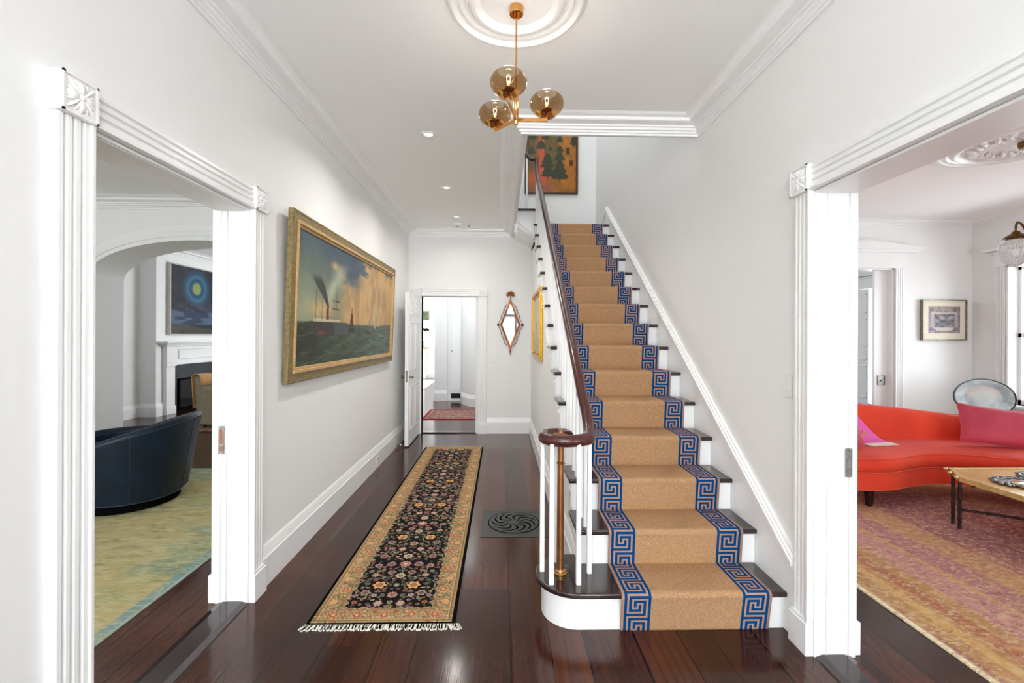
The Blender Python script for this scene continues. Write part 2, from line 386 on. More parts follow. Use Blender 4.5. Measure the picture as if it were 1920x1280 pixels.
c = MB()
c.box(-1.53, 0.185, 3.28, 9.5, CZ, CZ+.25); c.box(-1.53, 1.6, -3.2, 3.28, CZ, CZ+.25); c.box(.2, 1.6, 7.05, 9.5, CZ, CZ+.25)
struct(c, 'ceiling', ceil_m, 'white hall ceiling with a square opening over the stairs', 'ceiling', smooth=False)
struct(MB().box(-6.3, -1.53, -3.2, 12, CZ, CZ+.25), 'ceiling_left', ceil_m, 'white ceiling of the left room', 'ceiling', smooth=False)
struct(MB().box(1.6, 6.5, -3.2, 6.1, CZ, CZ+.25), 'ceiling_right', ceil_m, 'white ceiling of the right sitting room', 'ceiling', smooth=False)
struct(MB().box(1.6, 6.5, 6.1, 12, CZ, CZ+.25), 'ceiling_rear', ceil_m, 'white ceiling of the room behind the sitting room', 'ceiling', smooth=False)
struct(MB().box(-7, 1.6, 9.5, 17, CZ+.02, CZ+.25).box(-7, -6.3, 6, 9.5, CZ+.02, CZ+.25), 'ceiling_back', ceil_m, 'white ceiling of the back rooms', 'ceiling', smooth=False)

m = MB()
m.box(-1.53, TW, -3.2, OL0, 0, CZ); m.box(-1.53, TW, OL1, TB, 0, CZ); m.box(-1.53, TW, OL0, OL1, OLZ, CZ)
struct(m, 'wall_left', wall_m, 'white left hall wall with a tall cased opening', 'wall', smooth=False)
m = MB()
m.box(TE, 1.6, -3.2, OR0, 0, CZ); m.box(TE, 1.6, OR0, OR1, ORZ+.02, CZ); m.box(TE, 1.6, OR1, 7.05, 0, 6.1)
struct(m, 'wall_right', wall_m, 'white right hall wall running up beside the stairs', 'wall', smooth=False)
m = MB()
m.box(-1.53, -1.171, TB, TB+.12, 0, CZ); m.box(-.372, .44, TB, TB+.12, 0, 2.95); m.box(-1.171, -.372, TB, TB+.12, 2.012, CZ); m.box(.44, TE, TB+.05, TB+.12, 0, 2.7)
struct(m, 'wall_back', wall_m, 'white wall at the far end of the hall', 'wall', smooth=False)
struct(MB().box(-1.0, TE, 6.92, 7.05, 2.6, 6.1), 'wall_stair_landing', wall_m, 'white wall at the head of the stairs', 'wall', smooth=False)
m = MB(); m.box(.07, .185, 3.28, 6.72, 2.90, CZ+.0); m.box(.07, .185, 3.4, 6.92, CZ+.25, 6.1); m.box(.185, TE, 3.28, 3.4, CZ, 6.1); m.box(.07, .185, 3.28, 3.4, CZ+.25, 6.1)
m = MB(); m.box(.15, .185, 3.28, 6.92, 2.905, 3.95);  m.box(.185, TE, 3.28, 3.315, 2.905, 6.1); m.box(-1.0, -.9, 3.28, 6.92, 3.25, 6.1)
struct(m, 'wall_stairwell', wall_m, 'white edge of the stairwell opening', 'wall', smooth=False)
struct(MB().box(-1.0, 1.6, 3.2, 7.05, 6.1, 6.2), 'ceiling_stairwell', ceil_m, 'ceiling above the stairs', 'ceiling', smooth=False)
m = MB(); m.box(-1.53, 1.6, -3.3, -3.18, 0, CZ); m.box(-6.3, -1.53, -3.3, -3.18, 0, CZ+.03); m.box(1.6, 6.5, -3.3, -3.18, 0, CZ)
struct(m, 'wall_front', wall_m, 'front wall of the house behind the viewer', 'wall', smooth=False)

fd = tag(MB().box(-.45, .50, -3.15, -3.10, .01, 2.1).build('door_3', trim_m, bevel=.004), 'front door behind the viewer', 'door', kind='structure')
m = MB(); m.box(-.50, -.45, -3.16, -3.08, 0, 2.15); m.box(.50, .55, -3.16, -3.08, 0, 2.15); m.box(-.50, .55, -3.16, -3.08, 2.15, 2.2)
struct(m, 'trim_front_door', dark_m, 'dark frame round the front door', 'door frame')
# under-stair wall, follows the stair slope
RS, RN, Y1 = 0.194, 0.2675, 2.20
slope = RS/RN
def nose(y): return RS+slope*(y-Y1)
m = MB()
m.extr([(.44, 2.62, 0), (.44, TB, 0), (.44, TB, 2.70), (.44, 5.98, nose(5.98)-.30), (.44, 2.62, nose(2.62)-.30)], (.06, 0, 0))
struct(m, 'wall_stair_side', wall_m, 'white wall under the open side of the stairs', 'wall', smooth=False)

# left rooms
m = MB(); m.box(-6.42, -6.3, -3.2, 8.0, 0, CZ+.03); m.box(-6.42, -6.3, 8.0, 12, 0, CZ+.03)
struct(m, 'wall_left_room_outer', wall_m, 'white outer wall of the left rooms', 'wall', smooth=False)
def arch_wall(y0, y1, xa, xb, cx, a, apex, b, x0, x1, zt, nseg=40, spr=None):
    pts = [(x1, 0), (x1, zt), (x0, zt), (x0, 0), (cx-a, 0)]
    for i in range(nseg+1):
        t = PI-PI*i/nseg
        ct, st = math.cos(t), math.sin(t)
        pts.append((cx+a*ct, apex-b+b*st))
    pts.append((cx+a, 0))
    # build as strips: columns to avoid a concave cap
    mb = MB()
    mb.box(x0, cx-a, y0, y1, 0, zt); mb.box(cx+a, x1, y0, y1, 0, zt)
    for i in range(nseg):
        t0 = PI-PI*i/nseg; t1 = PI-PI*(i+1)/nseg
        xa_, xb_ = cx+a*math.cos(t0), cx+a*math.cos(t1); za, zb = apex-b+b*math.sin(t0), apex-b+b*math.sin(t1)
        mb.add([(xa_, y0, za), (xb_, y0, zb), (xb_, y0, zt), (xa_, y0, zt), (xa_, y1, za), (xb_, y1, zb), (xb_, y1, zt), (xa_, y1, zt)],
               [(0, 1, 2, 3), (7, 6, 5, 4), (0, 4, 5, 1), (3, 2, 6, 7)])
    return mb
AY0, AY1, ACX, AA, AAP, AB = 5.35, 5.82, -3.5, 1.24, 2.525, 0.43
struct(arch_wall(AY0, AY1, 0, 0, ACX, AA, AAP, AB, -6.3, -1.53, CZ+.03), 'wall_arch', wall_m, 'white wall with a wide arched opening between the left rooms', 'wall', ang=20)
m = MB()
for k, (off, th) in enumerate([(0.0, .03), (.05, .045), (.11, .03), (.15, .018)]):
    ring = []
    for i in range(49):
        t = PI-PI*i/48; ring.append((ACX+(AA+off)*math.cos(t), AAP-AB+(AB+off)*math.sin(t)))
    w_ = .055 if k < 3 else .03
    for i in range(48):
        t0 = PI-PI*i/48; t1 = PI-PI*(i+1)/48
        a0 = ring[i]; a1 = ring[i+1]
        b0 = (ACX+(AA+off+w_)*math.cos(t0), AAP-AB+(AB+off+w_)*math.sin(t0)); b1 = (ACX+(AA+off+w_)*math.cos(t1), AAP-AB+(AB+off+w_)*math.sin(t1))
        m.add([(a0[0], AY0-th, a0[1]), (a1[0], AY0-th, a1[1]), (b1[0], AY0-th, b1[1]), (b0[0], AY0-th, b0[1]), (a0[0], AY0, a0[1]), (a1[0], AY0, a1[1]), (b1[0], AY0, b1[1]), (b0[0], AY0, b0[1])],
              [(0, 1, 2, 3), (0, 4, 5, 1), (3, 2, 6, 7)])
    for sx in (-1, 1):
        xa, xb = sorted((ACX+sx*(AA+off), ACX+sx*(AA+off+w_)))
        m.box(xa, xb, AY0-th, AY0, 0, AAP-AB)
struct(m, 'trim_arch', trim_m, 'moulded white trim around the wide arch', 'trim', ang=20)
struct(MB().box(-1.65, -1.53, 5.78, 8.75, 0, CZ+.03).box(-2.1, -1.53, 8.75, 8.85, 0, CZ+.03).box(-2.1, -2.0, 8.85, 10.4, 0, CZ+.03).box(-6.3, -2.0, 10.4, 10.5, 0, CZ+.03), 'wall_back_parlour', wall_m, 'walls of the room beyond the arch', 'wall', smooth=False)

# right rooms
XR = 6.3
m = MB(); WY0, WY1, WZ0, WZ1 = 3.85, 5.50, .62, 2.33
m.box(XR, XR+.2, -3.2, WY0, 0, CZ); m.box(XR, XR+.2, WY1, 7.0, 0, CZ); m.box(XR, XR+.2, WY0, WY1, 0, WZ0); m.box(XR, XR+.2, WY0, WY1, WZ1, CZ)
m.box(XR, XR+.2, 7.85, 12, 0, CZ); m.box(XR, XR+.2, 7.0, 7.85, 2.29, CZ)
m.box(XR, XR+.2, 7.0, 7.85, 0, .3)
struct(m, 'wall_right_room_outer', wall_m, 'outer wall of the right rooms with window openings', 'wall', smooth=False)
DX0, DX1, DZ = 4.35, 5.22, 2.36
m = MB(); m.box(1.6, DX0, 5.95, 6.1, 0, CZ); m.box(DX1, XR, 5.95, 6.1, 0, CZ); m.box(DX0, DX1, 5.95, 6.1, DZ, CZ)
struct(m, 'wall_right_room_far', wall_m, 'far wall of the sitting room with a doorway', 'wall', smooth=False)
struct(MB().box(1.6, XR, 11.9, 12, 0, CZ).box(1.6, 1.7, 7.05, 12, 0, CZ), 'wall_rear_room', wall_m, 'walls of the room behind the sitting room', 'wall', smooth=False)

# back hall and beyond
m = MB()
m.box(-1.46, -1.18, 10.0, 10.35, 0, CZ)
m.box(-1.18, -.83, 10.06, 10.35, 0, CZ)
pts = [(-.86 + .62*(1-math.cos(t)), 9.97-.9*math.sin(t)) for t in [PI/2*i/14 for i in range(15)]]
poly = [(p[0], p[1], 0) for p in pts] + [(1.6, 9.07, 0), (1.6, 10.35, 0), (-.86, 10.35, 0)]
m.extr(poly, (0, 0, CZ))
struct(m, 'wall_back_hall', wall_m, 'white wall with a rounded corner beyond the back doorway', 'wall', ang=20)
struct(MB().box(-7, 1.6, 15.3, 15.45, 0, CZ).box(-7.1, -7, 8, 15.4, 0, CZ+.02).box(-1.46, -1.36, 10.35, 15.3, 0, CZ), 'wall_kitchen_far', wall_m, 'bright far wall of the back room', 'wall', smooth=False)
struct(MB().box(.44, .6, TB+.12, 9.1, 0, CZ), 'wall_back_hall_right', wall_m, 'right wall of the back hall', 'wall', smooth=False)

# crown mouldings
def crown_prof(z=CZ, s=1.0):
    P = [(0, -.105), (.014, -.105), (.016, -.092), (.027, -.090), (.029, -.078), (.042, -.074), (.044, -.060), (.056, -.056), (.058, -.046), (.112, -.040), (.118, -.034), (.120, -.020), (.140, -.014), (.150, -.006), (.165, 0), (0, 0)]
    return [(a*s, z+b*s) for a, b in P]
m = MB(); m.molding([(TW, -3.18), (TW, TB), (.15, TB), (.15, 3.28), (TE, 3.28), (TE, -3.18)], crown_prof())
struct(m, 'trim_crown_hall', trim_m, 'stepped white crown moulding round the hall ceiling and stair opening', 'crown moulding', ang=25)
m = MB(); m.molding([(-6.3, -3.18), (-6.3, AY0), (-1.53, AY0), (-1.53, -3.18)], crown_prof(CZ, 1.15))
struct(m, 'trim_crown_left_room', trim_m, 'crown moulding of the left room', 'crown moulding', ang=25)
m = MB(); m.molding([(-6.3, AY1), (-6.3, 8.05), (-6.0, 8.05), (-6.0, 10.1), (-6.3, 10.1), (-6.3, 10.4)], crown_prof(CZ, 1.3))
struct(m, 'trim_crown_back_parlour', trim_m, 'crown moulding over the fireplace wall', 'crown moulding', ang=25)
m = MB(); m.molding([(1.6, -3.18), (1.6, 5.95), (XR, 5.95), (XR, -3.18)], crown_prof(CZ, .95))
struct(m, 'trim_crown_right_room', trim_m, 'crown moulding of the sitting room', 'crown moulding', ang=25)

# baseboards
bprof = [(0, 0), (.026, 0), (.026, .165), (.020, .172), (.018, .186), (.012, .200), (.010, .214), (.004, .226), (0, .232)]
def base(name, path, lab, prof=bprof): return struct(MB().molding(path, prof), name, trim_m, lab, 'baseboard', ang=25)
base('baseboard_left', [(TW, 2.605), (TW, TB)], 'tall white baseboard along the left hall wall')
base('baseboard_left_near', [(TW, -3.18), (TW, 1.4)], 'white baseboard left of the viewer')
base('baseboard_back', [(-.215, TB), (.44, TB)], 'tall white baseboard on the far hall wall')
base('baseboard_stair_side', [(.44, TB), (.44, 2.58)], 'tall white baseboard under the stairs')
base('baseboard_left_room', [(-6.3, -3.18), (-6.3, AY0), (ACX-AA-.17, AY0)], 'white baseboard of the left room')
base('baseboard_arch_room', [(-6.3, AY1), (-6.3, 8.05), (-6.0, 8.05), (-6.0, 8.2)], 'white baseboard beside the fireplace')
base('baseboard_right_room', [(1.6, 5.95), (DX0-.14, 5.95)], 'white baseboard left of the sitting room doorway')
base('baseboard_right_room_far', [(DX1+.14, 5.95), (XR, 5.95), (XR, WY1+.1)], 'white baseboard right of the sitting room doorway')
base('baseboard_back_hall', [(-1.46, 10.35), (-1.46, 10.0), (-1.18, 10.0)], 'white baseboard at the end of the back hall')
base('baseboard_round_corner', [(-.84, 9.98)]+pts[1:]+[(1.5, 9.07)], 'white baseboard bending round the curved wall')
base('baseboard_kitchen', [(-7, 15.3), (-1.46, 15.3)], 'white baseboard on the far bright wall')

# door casings -------------------------------------------------------------
CW = .118
cas = [(0, 0), (0, .022), (.005, .030), (.018, .031), (.022, .020), (.029, .020), (.033, .031), (.045, .032), (.049, .021), (.056, .021), (.060, .032), (.074, .033), (.078, .022), (.085, .022), (.089, .034), (.104, .035), (.108, .042), (.118, .042), (.118, 0)]
def rosette(mb, c, n, s=.122, d=.046):
    """corner block with a carved flower; c = centre on the wall plane, n = outward unit x or y"""
    n = Vector(n); t = Vector((-n.y, n.x, 0)); up = Vector((0, 0, 1)); c = Vector(c)
    M = Matrix((t, up, n)).transposed()
    M4 = Matrix.Translation(c) @ M.to_4x4()
    mb.box(-s/2, s/2, -s/2, s/2, 0, d, M=M4)
    r = s/2-.009
    mb.box(-s/2, s/2, s/2-.007, s/2, d, d+.006, M=M4); mb.box(-s/2, s/2, -s/2, -s/2+.007, d, d+.006, M=M4)
    mb.box(-s/2, -s/2+.007, -s/2, s/2, d, d+.006, M=M4); mb.box(s/2-.007, s/2, -s/2, s/2, d, d+.006, M=M4)
    for k in range(8):
        a = k*PI/4; L_ = (r*.5 if k % 2 == 0 else r*.66); wd = (.0165 if k % 2 == 0 else .006)*s/.122
        R = M @ Matrix.Rotation(a, 3, 'Z')
        cc = c + M @ Vector((L_*math.cos(a), L_*math.sin(a), d))
        mb.ell(cc, (L_*.92, wd, .012), M=R, n=10, m=6)
        if k % 2 == 0:
            for sg in (-1, 1):
                a2 = a+sg*.42; R2 = M @ Matrix.Rotation(a2, 3, 'Z'); cc2 = c+M @ Vector((r*.68*math.cos(a2), r*.68*math.sin(a2), d))
                mb.ell(cc2, (r*.30, .006, .010), M=R2, n=8, m=5)
    mb.ell(c+M @ Vector((0, 0, d+.004)), (.011, .011, .010), M=M, n=12, m=6)
def casing(name, lab, plane, axis, a0, a1, ztop, n, plinth_h=.155, left=True, right=True, zbase=0, jw=CW):
    """opening from a0 to a1 along axis ('x' or 'y') on wall plane; n = +-1 outward sign. CW wide casing with rosette corners and plinths"""
    mb = MB()
    def pt(a, b, z): return (plane+n*b, a, z) if axis == 'y' else (a, plane+n*b, z)
    for side in (([-1] if left else [])+([1] if right else [])):
        e = a0 if side < 0 else a1
        prof = [pt(e+side*(CW-w_), d, zbase+plinth_h) for w_, d in cas]
        mb.extr(prof, (0, 0, ztop-plinth_h-zbase))
        q0, q1 = sorted((e+side*.0, e+side*(CW+.006)))
        P = [pt(q0, 0, 0), pt(q1, 0, 0), pt(q1, .046, 0), pt(q0, .046, 0)]
        mb.extr([(p[0], p[1], zbase) for p in P], (0, 0, plinth_h-.012))
        P = [pt(q0+.004, 0, 0), pt(q1-.004, 0, 0), pt(q1-.004, .040, 0), pt(q0+.004, .040, 0)]
        mb.extr([(p[0], p[1], zbase+plinth_h-.012) for p in P], (0, 0, .014))
        nn = (n, 0, 0) if axis == 'y' else (0, n, 0)
        rosette(mb, pt(e+side*(CW/2+.002), 0, ztop+.062), nn)
    prof = [pt(a0, d, ztop+(.002+CW-w_)) for w_, d in cas]
    v = (0, a1-a0, 0) if axis == 'y' else (a1-a0, 0, 0)
    mb.extr(prof, v)
    return struct(mb, name, trim_m, lab, 'door casing', ang=25)
casing('trim_casing_left', 'reeded white casing with carved corner blocks round the left opening', TW, 'y', OL0, OL1, 2.125, 1)
casing('trim_casing_right', 'reeded white casing with carved corner block round the right opening', TE, 'y', OR0, OR1, ORZ+.012, -1)
casing('trim_casing_back', 'reeded white casing round the back doorway', TB, 'x', -1.171, -.336, 2.018, -1, left=False)
rb = MB(); rosette(rb, (-1.235, TB, 2.08), (0, -1, 0)); rb.box(-1.30, -1.171, TB-.03, TB, 0, 2.02)
struct(rb, 'trim_casing_back_hinge', trim_m, 'white casing behind the open back door', 'door casing', ang=25)

def lining(name, lab, x0, x1, y0, y1, zt, axis='y', t=.012):
    mb = MB()
    if axis == 'y':
        mb.box(x0, x1, y0-.0, y0+t, 0, zt); mb.box(x0, x1, y1-t, y1, 0, zt); mb.box(x0, x1, y0, y1, zt-t, zt)
        mb.box(x0+.055, x0+.062, y1-t-.006, y1-t, 0, zt-t); mb.box(x1-.03, x1, y1-t-.008, y1-t, 0, zt-t); mb.box(x0, x0+.03, y1-t-.004, y1-t, 0, zt-t)
    else:
        mb.box(x0, x0+t, y0, y1, 0, zt); mb.box(x1-t, x1, y0, y1, 0, zt); mb.box(x0, x1, y0, y1, zt-t, zt)
        mb.box(x1-t-.008, x1-t, y0+.05, y0+.065, 0, zt-t); mb.box(x1-t-.008, x1-t, y1-.03, y1, 0, zt-t)
    return struct(mb, name, trim_m, lab, 'door jamb', bevel=.002)
lining('trim_jamb_left', 'smooth white jamb of the left opening', -1.535, TW+.012, OL0-.002, OL1+.008, OLZ+.015)
lining('trim_jamb_right', 'smooth white jamb of the right opening', TE-.012, 1.605, OR0-.002, OR1+.008, ORZ+.012)
lining('trim_jamb_back', 'white jamb of the back doorway', -1.183, -.36, TB-.01, TB+.13, 2.024, axis='x')
# room-side casings
m = MB(); m.box(-1.56, -1.53, 2.49, 2.60, 0, 2.25); m.box(-1.56, -1.53, 1.40, 1.51, 0, 2.25); m.box(-1.56, -1.53, 1.4, 2.6, 2.13, 2.25); m.box(-1.572, -1.53, 2.482, 2.61, 0, .15)
struct(m, 'trim_casing_left_inner', trim_m, 'casing on the room side of the left opening', 'door casing', bevel=.004)
m = MB(); m.box(1.6, 1.63, 2.04, 2.15, 0, 2.23); m.box(1.6, 1.63, .23, .34, 0, 2.23); m.box(1.6, 1.63, .23, 2.15, 2.12, 2.23); m.box(1.6, 1.64, 2.03, 2.155, 0, .15)
struct(m, 'trim_casing_right_inner', trim_m, 'casing on the room side of the right opening', 'door casing', bevel=.004)
# thresholds
def thresh(name, x0, x1, y0, y1, lab):
    m = MB(); m.extr([(x0, y0, 0), (x1, y0, 0), (x1-.004, y0, .006), (x1-.035, y0, .014), (x0+.035, y0, .014), (x0+.004, y0, .006)], (0, y1-y0, 0))
    return struct(m, name, tread_m, lab, 'threshold', smooth=False)
thresh('trim_threshold_left', -1.52, TW+.02, OL0+.012, OL1-.012, 'dark wooden threshold strip in the left opening')
thresh('trim_threshold_right', TE-.01, 1.59, OR0+.012, OR1-.012, 'dark wooden threshold strip in the right opening')
m = MB(); m.box(-1.17, -.372, TB-.01, TB+.12, 0, .016); struct(m, 'trim_threshold_back', tread_m, 'dark wooden threshold of the back doorway', 'threshold', bevel=.004)

# stair wall skirting with sloping cap on the right wall
m = MB()
sk = lambda y: .352+.705*(y-2.15)
YT = 6.12
m.extr([(TE, 2.155, 0), (TE, 2.155, sk(2.155)), (TE, YT, sk(YT)), (TE, 6.45, 2.914), (TE, 6.45, 2.6), (TE, 2.5, 0)], (-.02, 0, 0))
def slopebox(mb, x0, x1, y0, y1, dz0, dz1):
    mb.extr([(x0, y0, sk(y0)+dz0), (x0, y1, sk(y1)+dz0), (x0, y1, sk(y1)+dz1), (x0, y0, sk(y0)+dz1)], (x1-x0, 0, 0))
slopebox(m, TE-.038, TE, 2.155, YT, -.012, .012); slopebox(m, TE-.030, TE, 2.155, YT, .012, .028); slopebox(m, TE-.018, TE, 2.155, YT, .028, .044); slopebox(m, TE-.028, TE, 2.155, YT, -.05, -.02)
m.extr([(TE, YT, sk(YT)+.044), (TE, 6.48, 2.93), (TE, 6.44, 2.91), (TE, YT, sk(YT)-.02)], (-.034, 0, 0))
struct(m, 'trim_stair_skirting', trim_m, 'white sloping skirting board up the right side of the stairs', 'skirting', ang=25, bevel=.002)

# ------------------------------------------------------------------ staircase
st = thing('staircase', (.9, 2.2, 0), 'white staircase with dark treads, white balusters and a curling mahogany handrail', 'staircase')
SX0, SX1 = .440, 1.412
NT = 15
# bottom curtail step
def roundpoly(x_r, y_b, cx, cy, r, n=18):
    pts = [(x_r, y_b), (x_r, cy-r)]
    for i in range(n+1):
        t = -PI/2-PI*i/n; pts.append((cx+r*math.cos(t), cy+r*math.sin(t)))
    pts.append((cx+.05, cy+r))
    if y_b > cy+r: pts.append((cx+.05, y_b))
    return pts
P = roundpoly(SX1, Y1+RN+.03, .39, 2.405, .172)
MB().extr([(x, y, 0) for x, y in P], (0, 0, RS-.028)).build('riser', trim_m, st, ang=30)
MB().extr([(x, y, RS-.036) for x, y in roundpoly(SX1, Y1+RN+.03, .39, 2.405, .180)], (0, 0, .010)).build('riser_moulding', trim_m, st, ang=30, bevel=.003)
P = roundpoly(SX1, Y1+RN+.03, .39, 2.405, .205)
MB().extr([(x, y, RS-.028) for x, y in P], (0, 0, .028)).build('tread', tread_m, st, ang=40, bevel=.008, segs=3)
for n in range(2, NT+1):
    yn = Y1+RN*(n-1); z = RS*n
    d = RN+.03 if n < NT else .96
    MB().box(SX0-.026, SX1, yn, yn+d, z-.027, z).build('tread', tread_m, st, bevel=.007, segs=3)
    mb = MB().box(SX0, SX1, yn+.028, yn+.045, z-RS, z-.027); mb.box(SX0, SX1, yn+.018, yn+.03, z-.038, z-.027)
    mb.build('riser', trim_m, st)
# string (saw-tooth) on the open side
poly = [(SX0-.006, 2.50, 0.0), (SX0-.006, 2.50, RS-.03)]
poly = []
top = []
for n in range(2, NT+1):
    yn = Y1+RN*(n-1)+.03
    top += [(yn, RS*(n-1)-.0), (yn, RS*n-.027)]
top += [(5.98, RS*NT-.027)]
mb = MB()
for n in range(2, NT+1):
    ya = Y1+RN*(n-1)+.03; yb = ya+RN if n < NT else 5.99
    zt = RS*n-.027; z0a = max(nose(ya)-.34, 0); z0b = max(nose(yb)-.34, 0)
    mb.extr([(SX0-.004, ya, z0a), (SX0-.004, yb, z0b), (SX0-.004, yb, zt), (SX0-.004, ya, zt)], (.03, 0, 0))
mb.build('stringer', trim_m, st, smooth=False)
# carved brackets under every return
for n in range(2, NT+1):
    yn = Y1+RN*(n-1)+.035; z = RS*n-.027
    pr = [(0, 0), (.235, 0), (.235, -.02), (.20, -.03), (.165, -.028), (.15, -.05), (.118, -.06), (.095, -.052), (.085, -.085), (.055, -.10), (.035, -.088), (.028, -.125), (.0, -.15)]
    mb = MB(); mb.extr([(SX0-.012, yn+a, z+b) for a, b in pr], (.010, 0, 0))
    for cy_, cz_, r_ in ((.185, -.018, .012), (.12, -.034, .017), (.055, -.06, .02)):
        mb.lathe([(.0, .0), (r_, .0), (r_, .004), (r_*.6, .006), (0, .007)][::-1], (SX0-.012, yn+cy_, z+cz_), n=12, axis='x', M=Matrix.Scale(-1, 3, Vector((1, 0, 0))))
    mb.box(SX0-.018, SX0, yn-.01, yn+.236, z-.014, z)
    mb.build('bracket', trim_m, st, ang=25)
# rail path
def zr(y): return 1.31+.725*(y-2.9)
rail = []
cxv, cyv = .318, 2.392
sp = []
for i in range(61):
    a = math.radians(-450+ i*7.5+30)     # inner end -> outer
    t = i/60
    r = .018+.082*min(1, t*1.9) if t < .53 else .100+.045*((t-.53)/.47)**1.6
    sp.append((cxv+r*math.cos(-a+math.radians(0)), cyv+r*math.sin(-a), .0))
def catmull(P, n=8):
    out = []
    P = [Vector(p) for p in P]; Q = [P[0]*2-P[1]]+P+[P[-1]*2-P[-2]]
    for i in range(1, len(Q)-2):
        p0, p1, p2, p3 = Q[i-1], Q[i], Q[i+1], Q[i+2]
        for k in range(n):
            t = k/n; out.append(.5*((2*p1)+(-p0+p2)*t+(2*p0-5*p1+4*p2-p3)*t*t+(-p0+3*p1-3*p2+p3)*t**3))
    out.append(P[-1]); return out
vol = []
angs = [(-20, .030), (30, .045), (70, .062), (110, .078), (150, .088), (190, .093), (230, .094), (270, .097), (300, .107), (325, .124), (348, .146)]
for a, r in angs:
    t = math.radians(a); vol.append((cxv+r*math.cos(t), cyv+r*math.sin(t), .915))
vol += [(.474, 2.45, .935), (.482, 2.54, .998), (.478, 2.66, 1.095), (.473, 2.80, 1.222), (.470, 3.0, zr(3.0)), (.470, 3.6, zr(3.6)), (.470, 4.4, zr(4.4)), (.470, 5.2, zr(5.2)), (.468, 5.6, zr(5.6)), (.460, 5.80, zr(5.8)+.01), (.455, 5.90, 3.57), (.452, 5.94, 3.68), (.45, 5.955, 3.77)]
path = catmull(vol, 7)
hr = MB().tube(path, .030, n=16, flat=1.05).build('handrail', rail_m, st, ang=60)
MB().tube(catmull([(.45, 5.955, 3.765), (.42, 5.957, 3.755), (.36, 5.96, 3.765), (.30, 5.96, 3.83), (.20, 5.96, 3.93)], 6), .024, n=12).build('upper_handrail', railk_m, st, ang=60)
MB().lathe([(0, .028), (.012, .027), (.017, .02), (.02, .012), (.035, .008), (.042, 0), (.042, -.012), (0, -.012)], (cxv-.004, cyv, .925), n=24).build('volute_cap', oldbrass_m, st)
# plate disc under the volute to catch the balusters
MB().lathe([(0, -.028), (.07, -.028), (.075, -.022), (.075, -.008), (0, -.005)], (cxv, cyv, .915), n=24).build('volute_underside', rail_m, st)
# newel pole
MB().lathe([(0, 0), (.030, 0), (.031, .006), (.026, .012), (.026, .018), (.021, .026), (.0205, .034), (.019, .3), (.0175, .50), (.0165, .575), (.021, .580), (.0215, .586), (.0165, .592), (.0165, .70), (0, .70)], (.316, 2.392, RS), n=24).build('newel_pole', oldbrass_m, st)
MB().lathe([(0, 0), (.032, 0), (.033, .007), (.027, .013), (.027, .019), (.022, .026), (0, .026)], (.316, 2.392, RS+.0005), n=24).build('newel_collar', brass_m, st)
# balusters
def baluster(x, y, z0, z1, w0=.0125, w1=.0100):
    mb = MB()
    vs = []; 
    for z, h in ((z0, w0), (z0+.16*(z1-z0), w0), (z1, w1)):
        vs += [(x-h, y-h, z), (x+h, y-h, z), (x+h, y+h, z), (x-h, y+h, z)]
    fs = [(3, 2, 1, 0), (8, 9, 10, 11)]
    for k in (0, 4):
        for j in range(4): fs.append((k+j, k+(j+1) % 4, k+4+(j+1) % 4, k+4+j))
    mb.add(vs, fs); return mb.build('baluster', balus_m, st, bevel=.0025)
for x, y in ((.222, 2.421), (.258, 2.292), (.394, 2.288), (.469, 2.396), (.30, 2.52)):
    baluster(x, y, RS, .90)
for n in range(2, NT):
    yn = Y1+RN*(n-1)
    for k, o in enumerate((.050, .184)):
        y = yn+o; zt = zr(y)-.02 if y > 2.9 else (1.0 if y < 2.6 else 1.075)
        if n == 2: zt = (.975, 1.055)[k]
        baluster(.470, y, RS*n, zt)
baluster(.452, 5.96, RS*15, 3.755)
# upper flight turning left off the landing
up_ = MB()
up_.extr([(.20, 5.95, 3.075), (.425, 5.95, 3.075), (.425, 5.95, 2.745), (.20, 5.95, 2.965)], (0, .03, 0))
up_.extr([(.20, 5.938, 3.0), (.425, 5.938, 2.80), (.425, 5.938, 2.745), (.20, 5.938, 2.95)], (0, .02, 0))
up_.extr([(.185, 5.98, 2.88), (.437, 5.98, 2.72), (.437, 5.98, 3.0), (.185, 5.98, 3.0)], (0, .74, 0))
up_.build('upper_stringer', trim_m, st, smooth=False)
MB().box(.19, .437, 5.925, 6.9, 3.075, 3.100).build('tread', tread_m, st, bevel=.005)
MB().box(.405, .437, 5.955, 6.9, 2.912, 3.075).build('riser', trim_m, st)
baluster(.327, 5.965, 3.10, 3.80)
nd = MB(); nd.box(.165, .205, 5.93, 5.97, 2.80, 3.2); nd.box(.157, .213, 5.922, 5.978, 2.795, 2.81); nd.lathe([(0, -.055), (.007, -.05), (.010, -.04), (.006, -.03), (.014, -.022), (.02, -.008), (.024, 0), (0, 0)], (.185, 5.95, 2.795), n=16)
nd.build('newel_drop', trim_m, st, ang=30)
nd = MB(); nd.box(.413, .437, 4.90, 4.925, 2.0, 2.42); 
pd = MB(); pd.box(.412, .437, 5.18, 5.205, 2.08, 2.32); pd.lathe([(0, -.05), (.006, -.04), (.005, -.03), (.012, -.02), (.016, 0), (0, 0)], (.424, 5.192, 2.08), n=12); pd.build('pendant_drop', trim_m, st, ang=30)

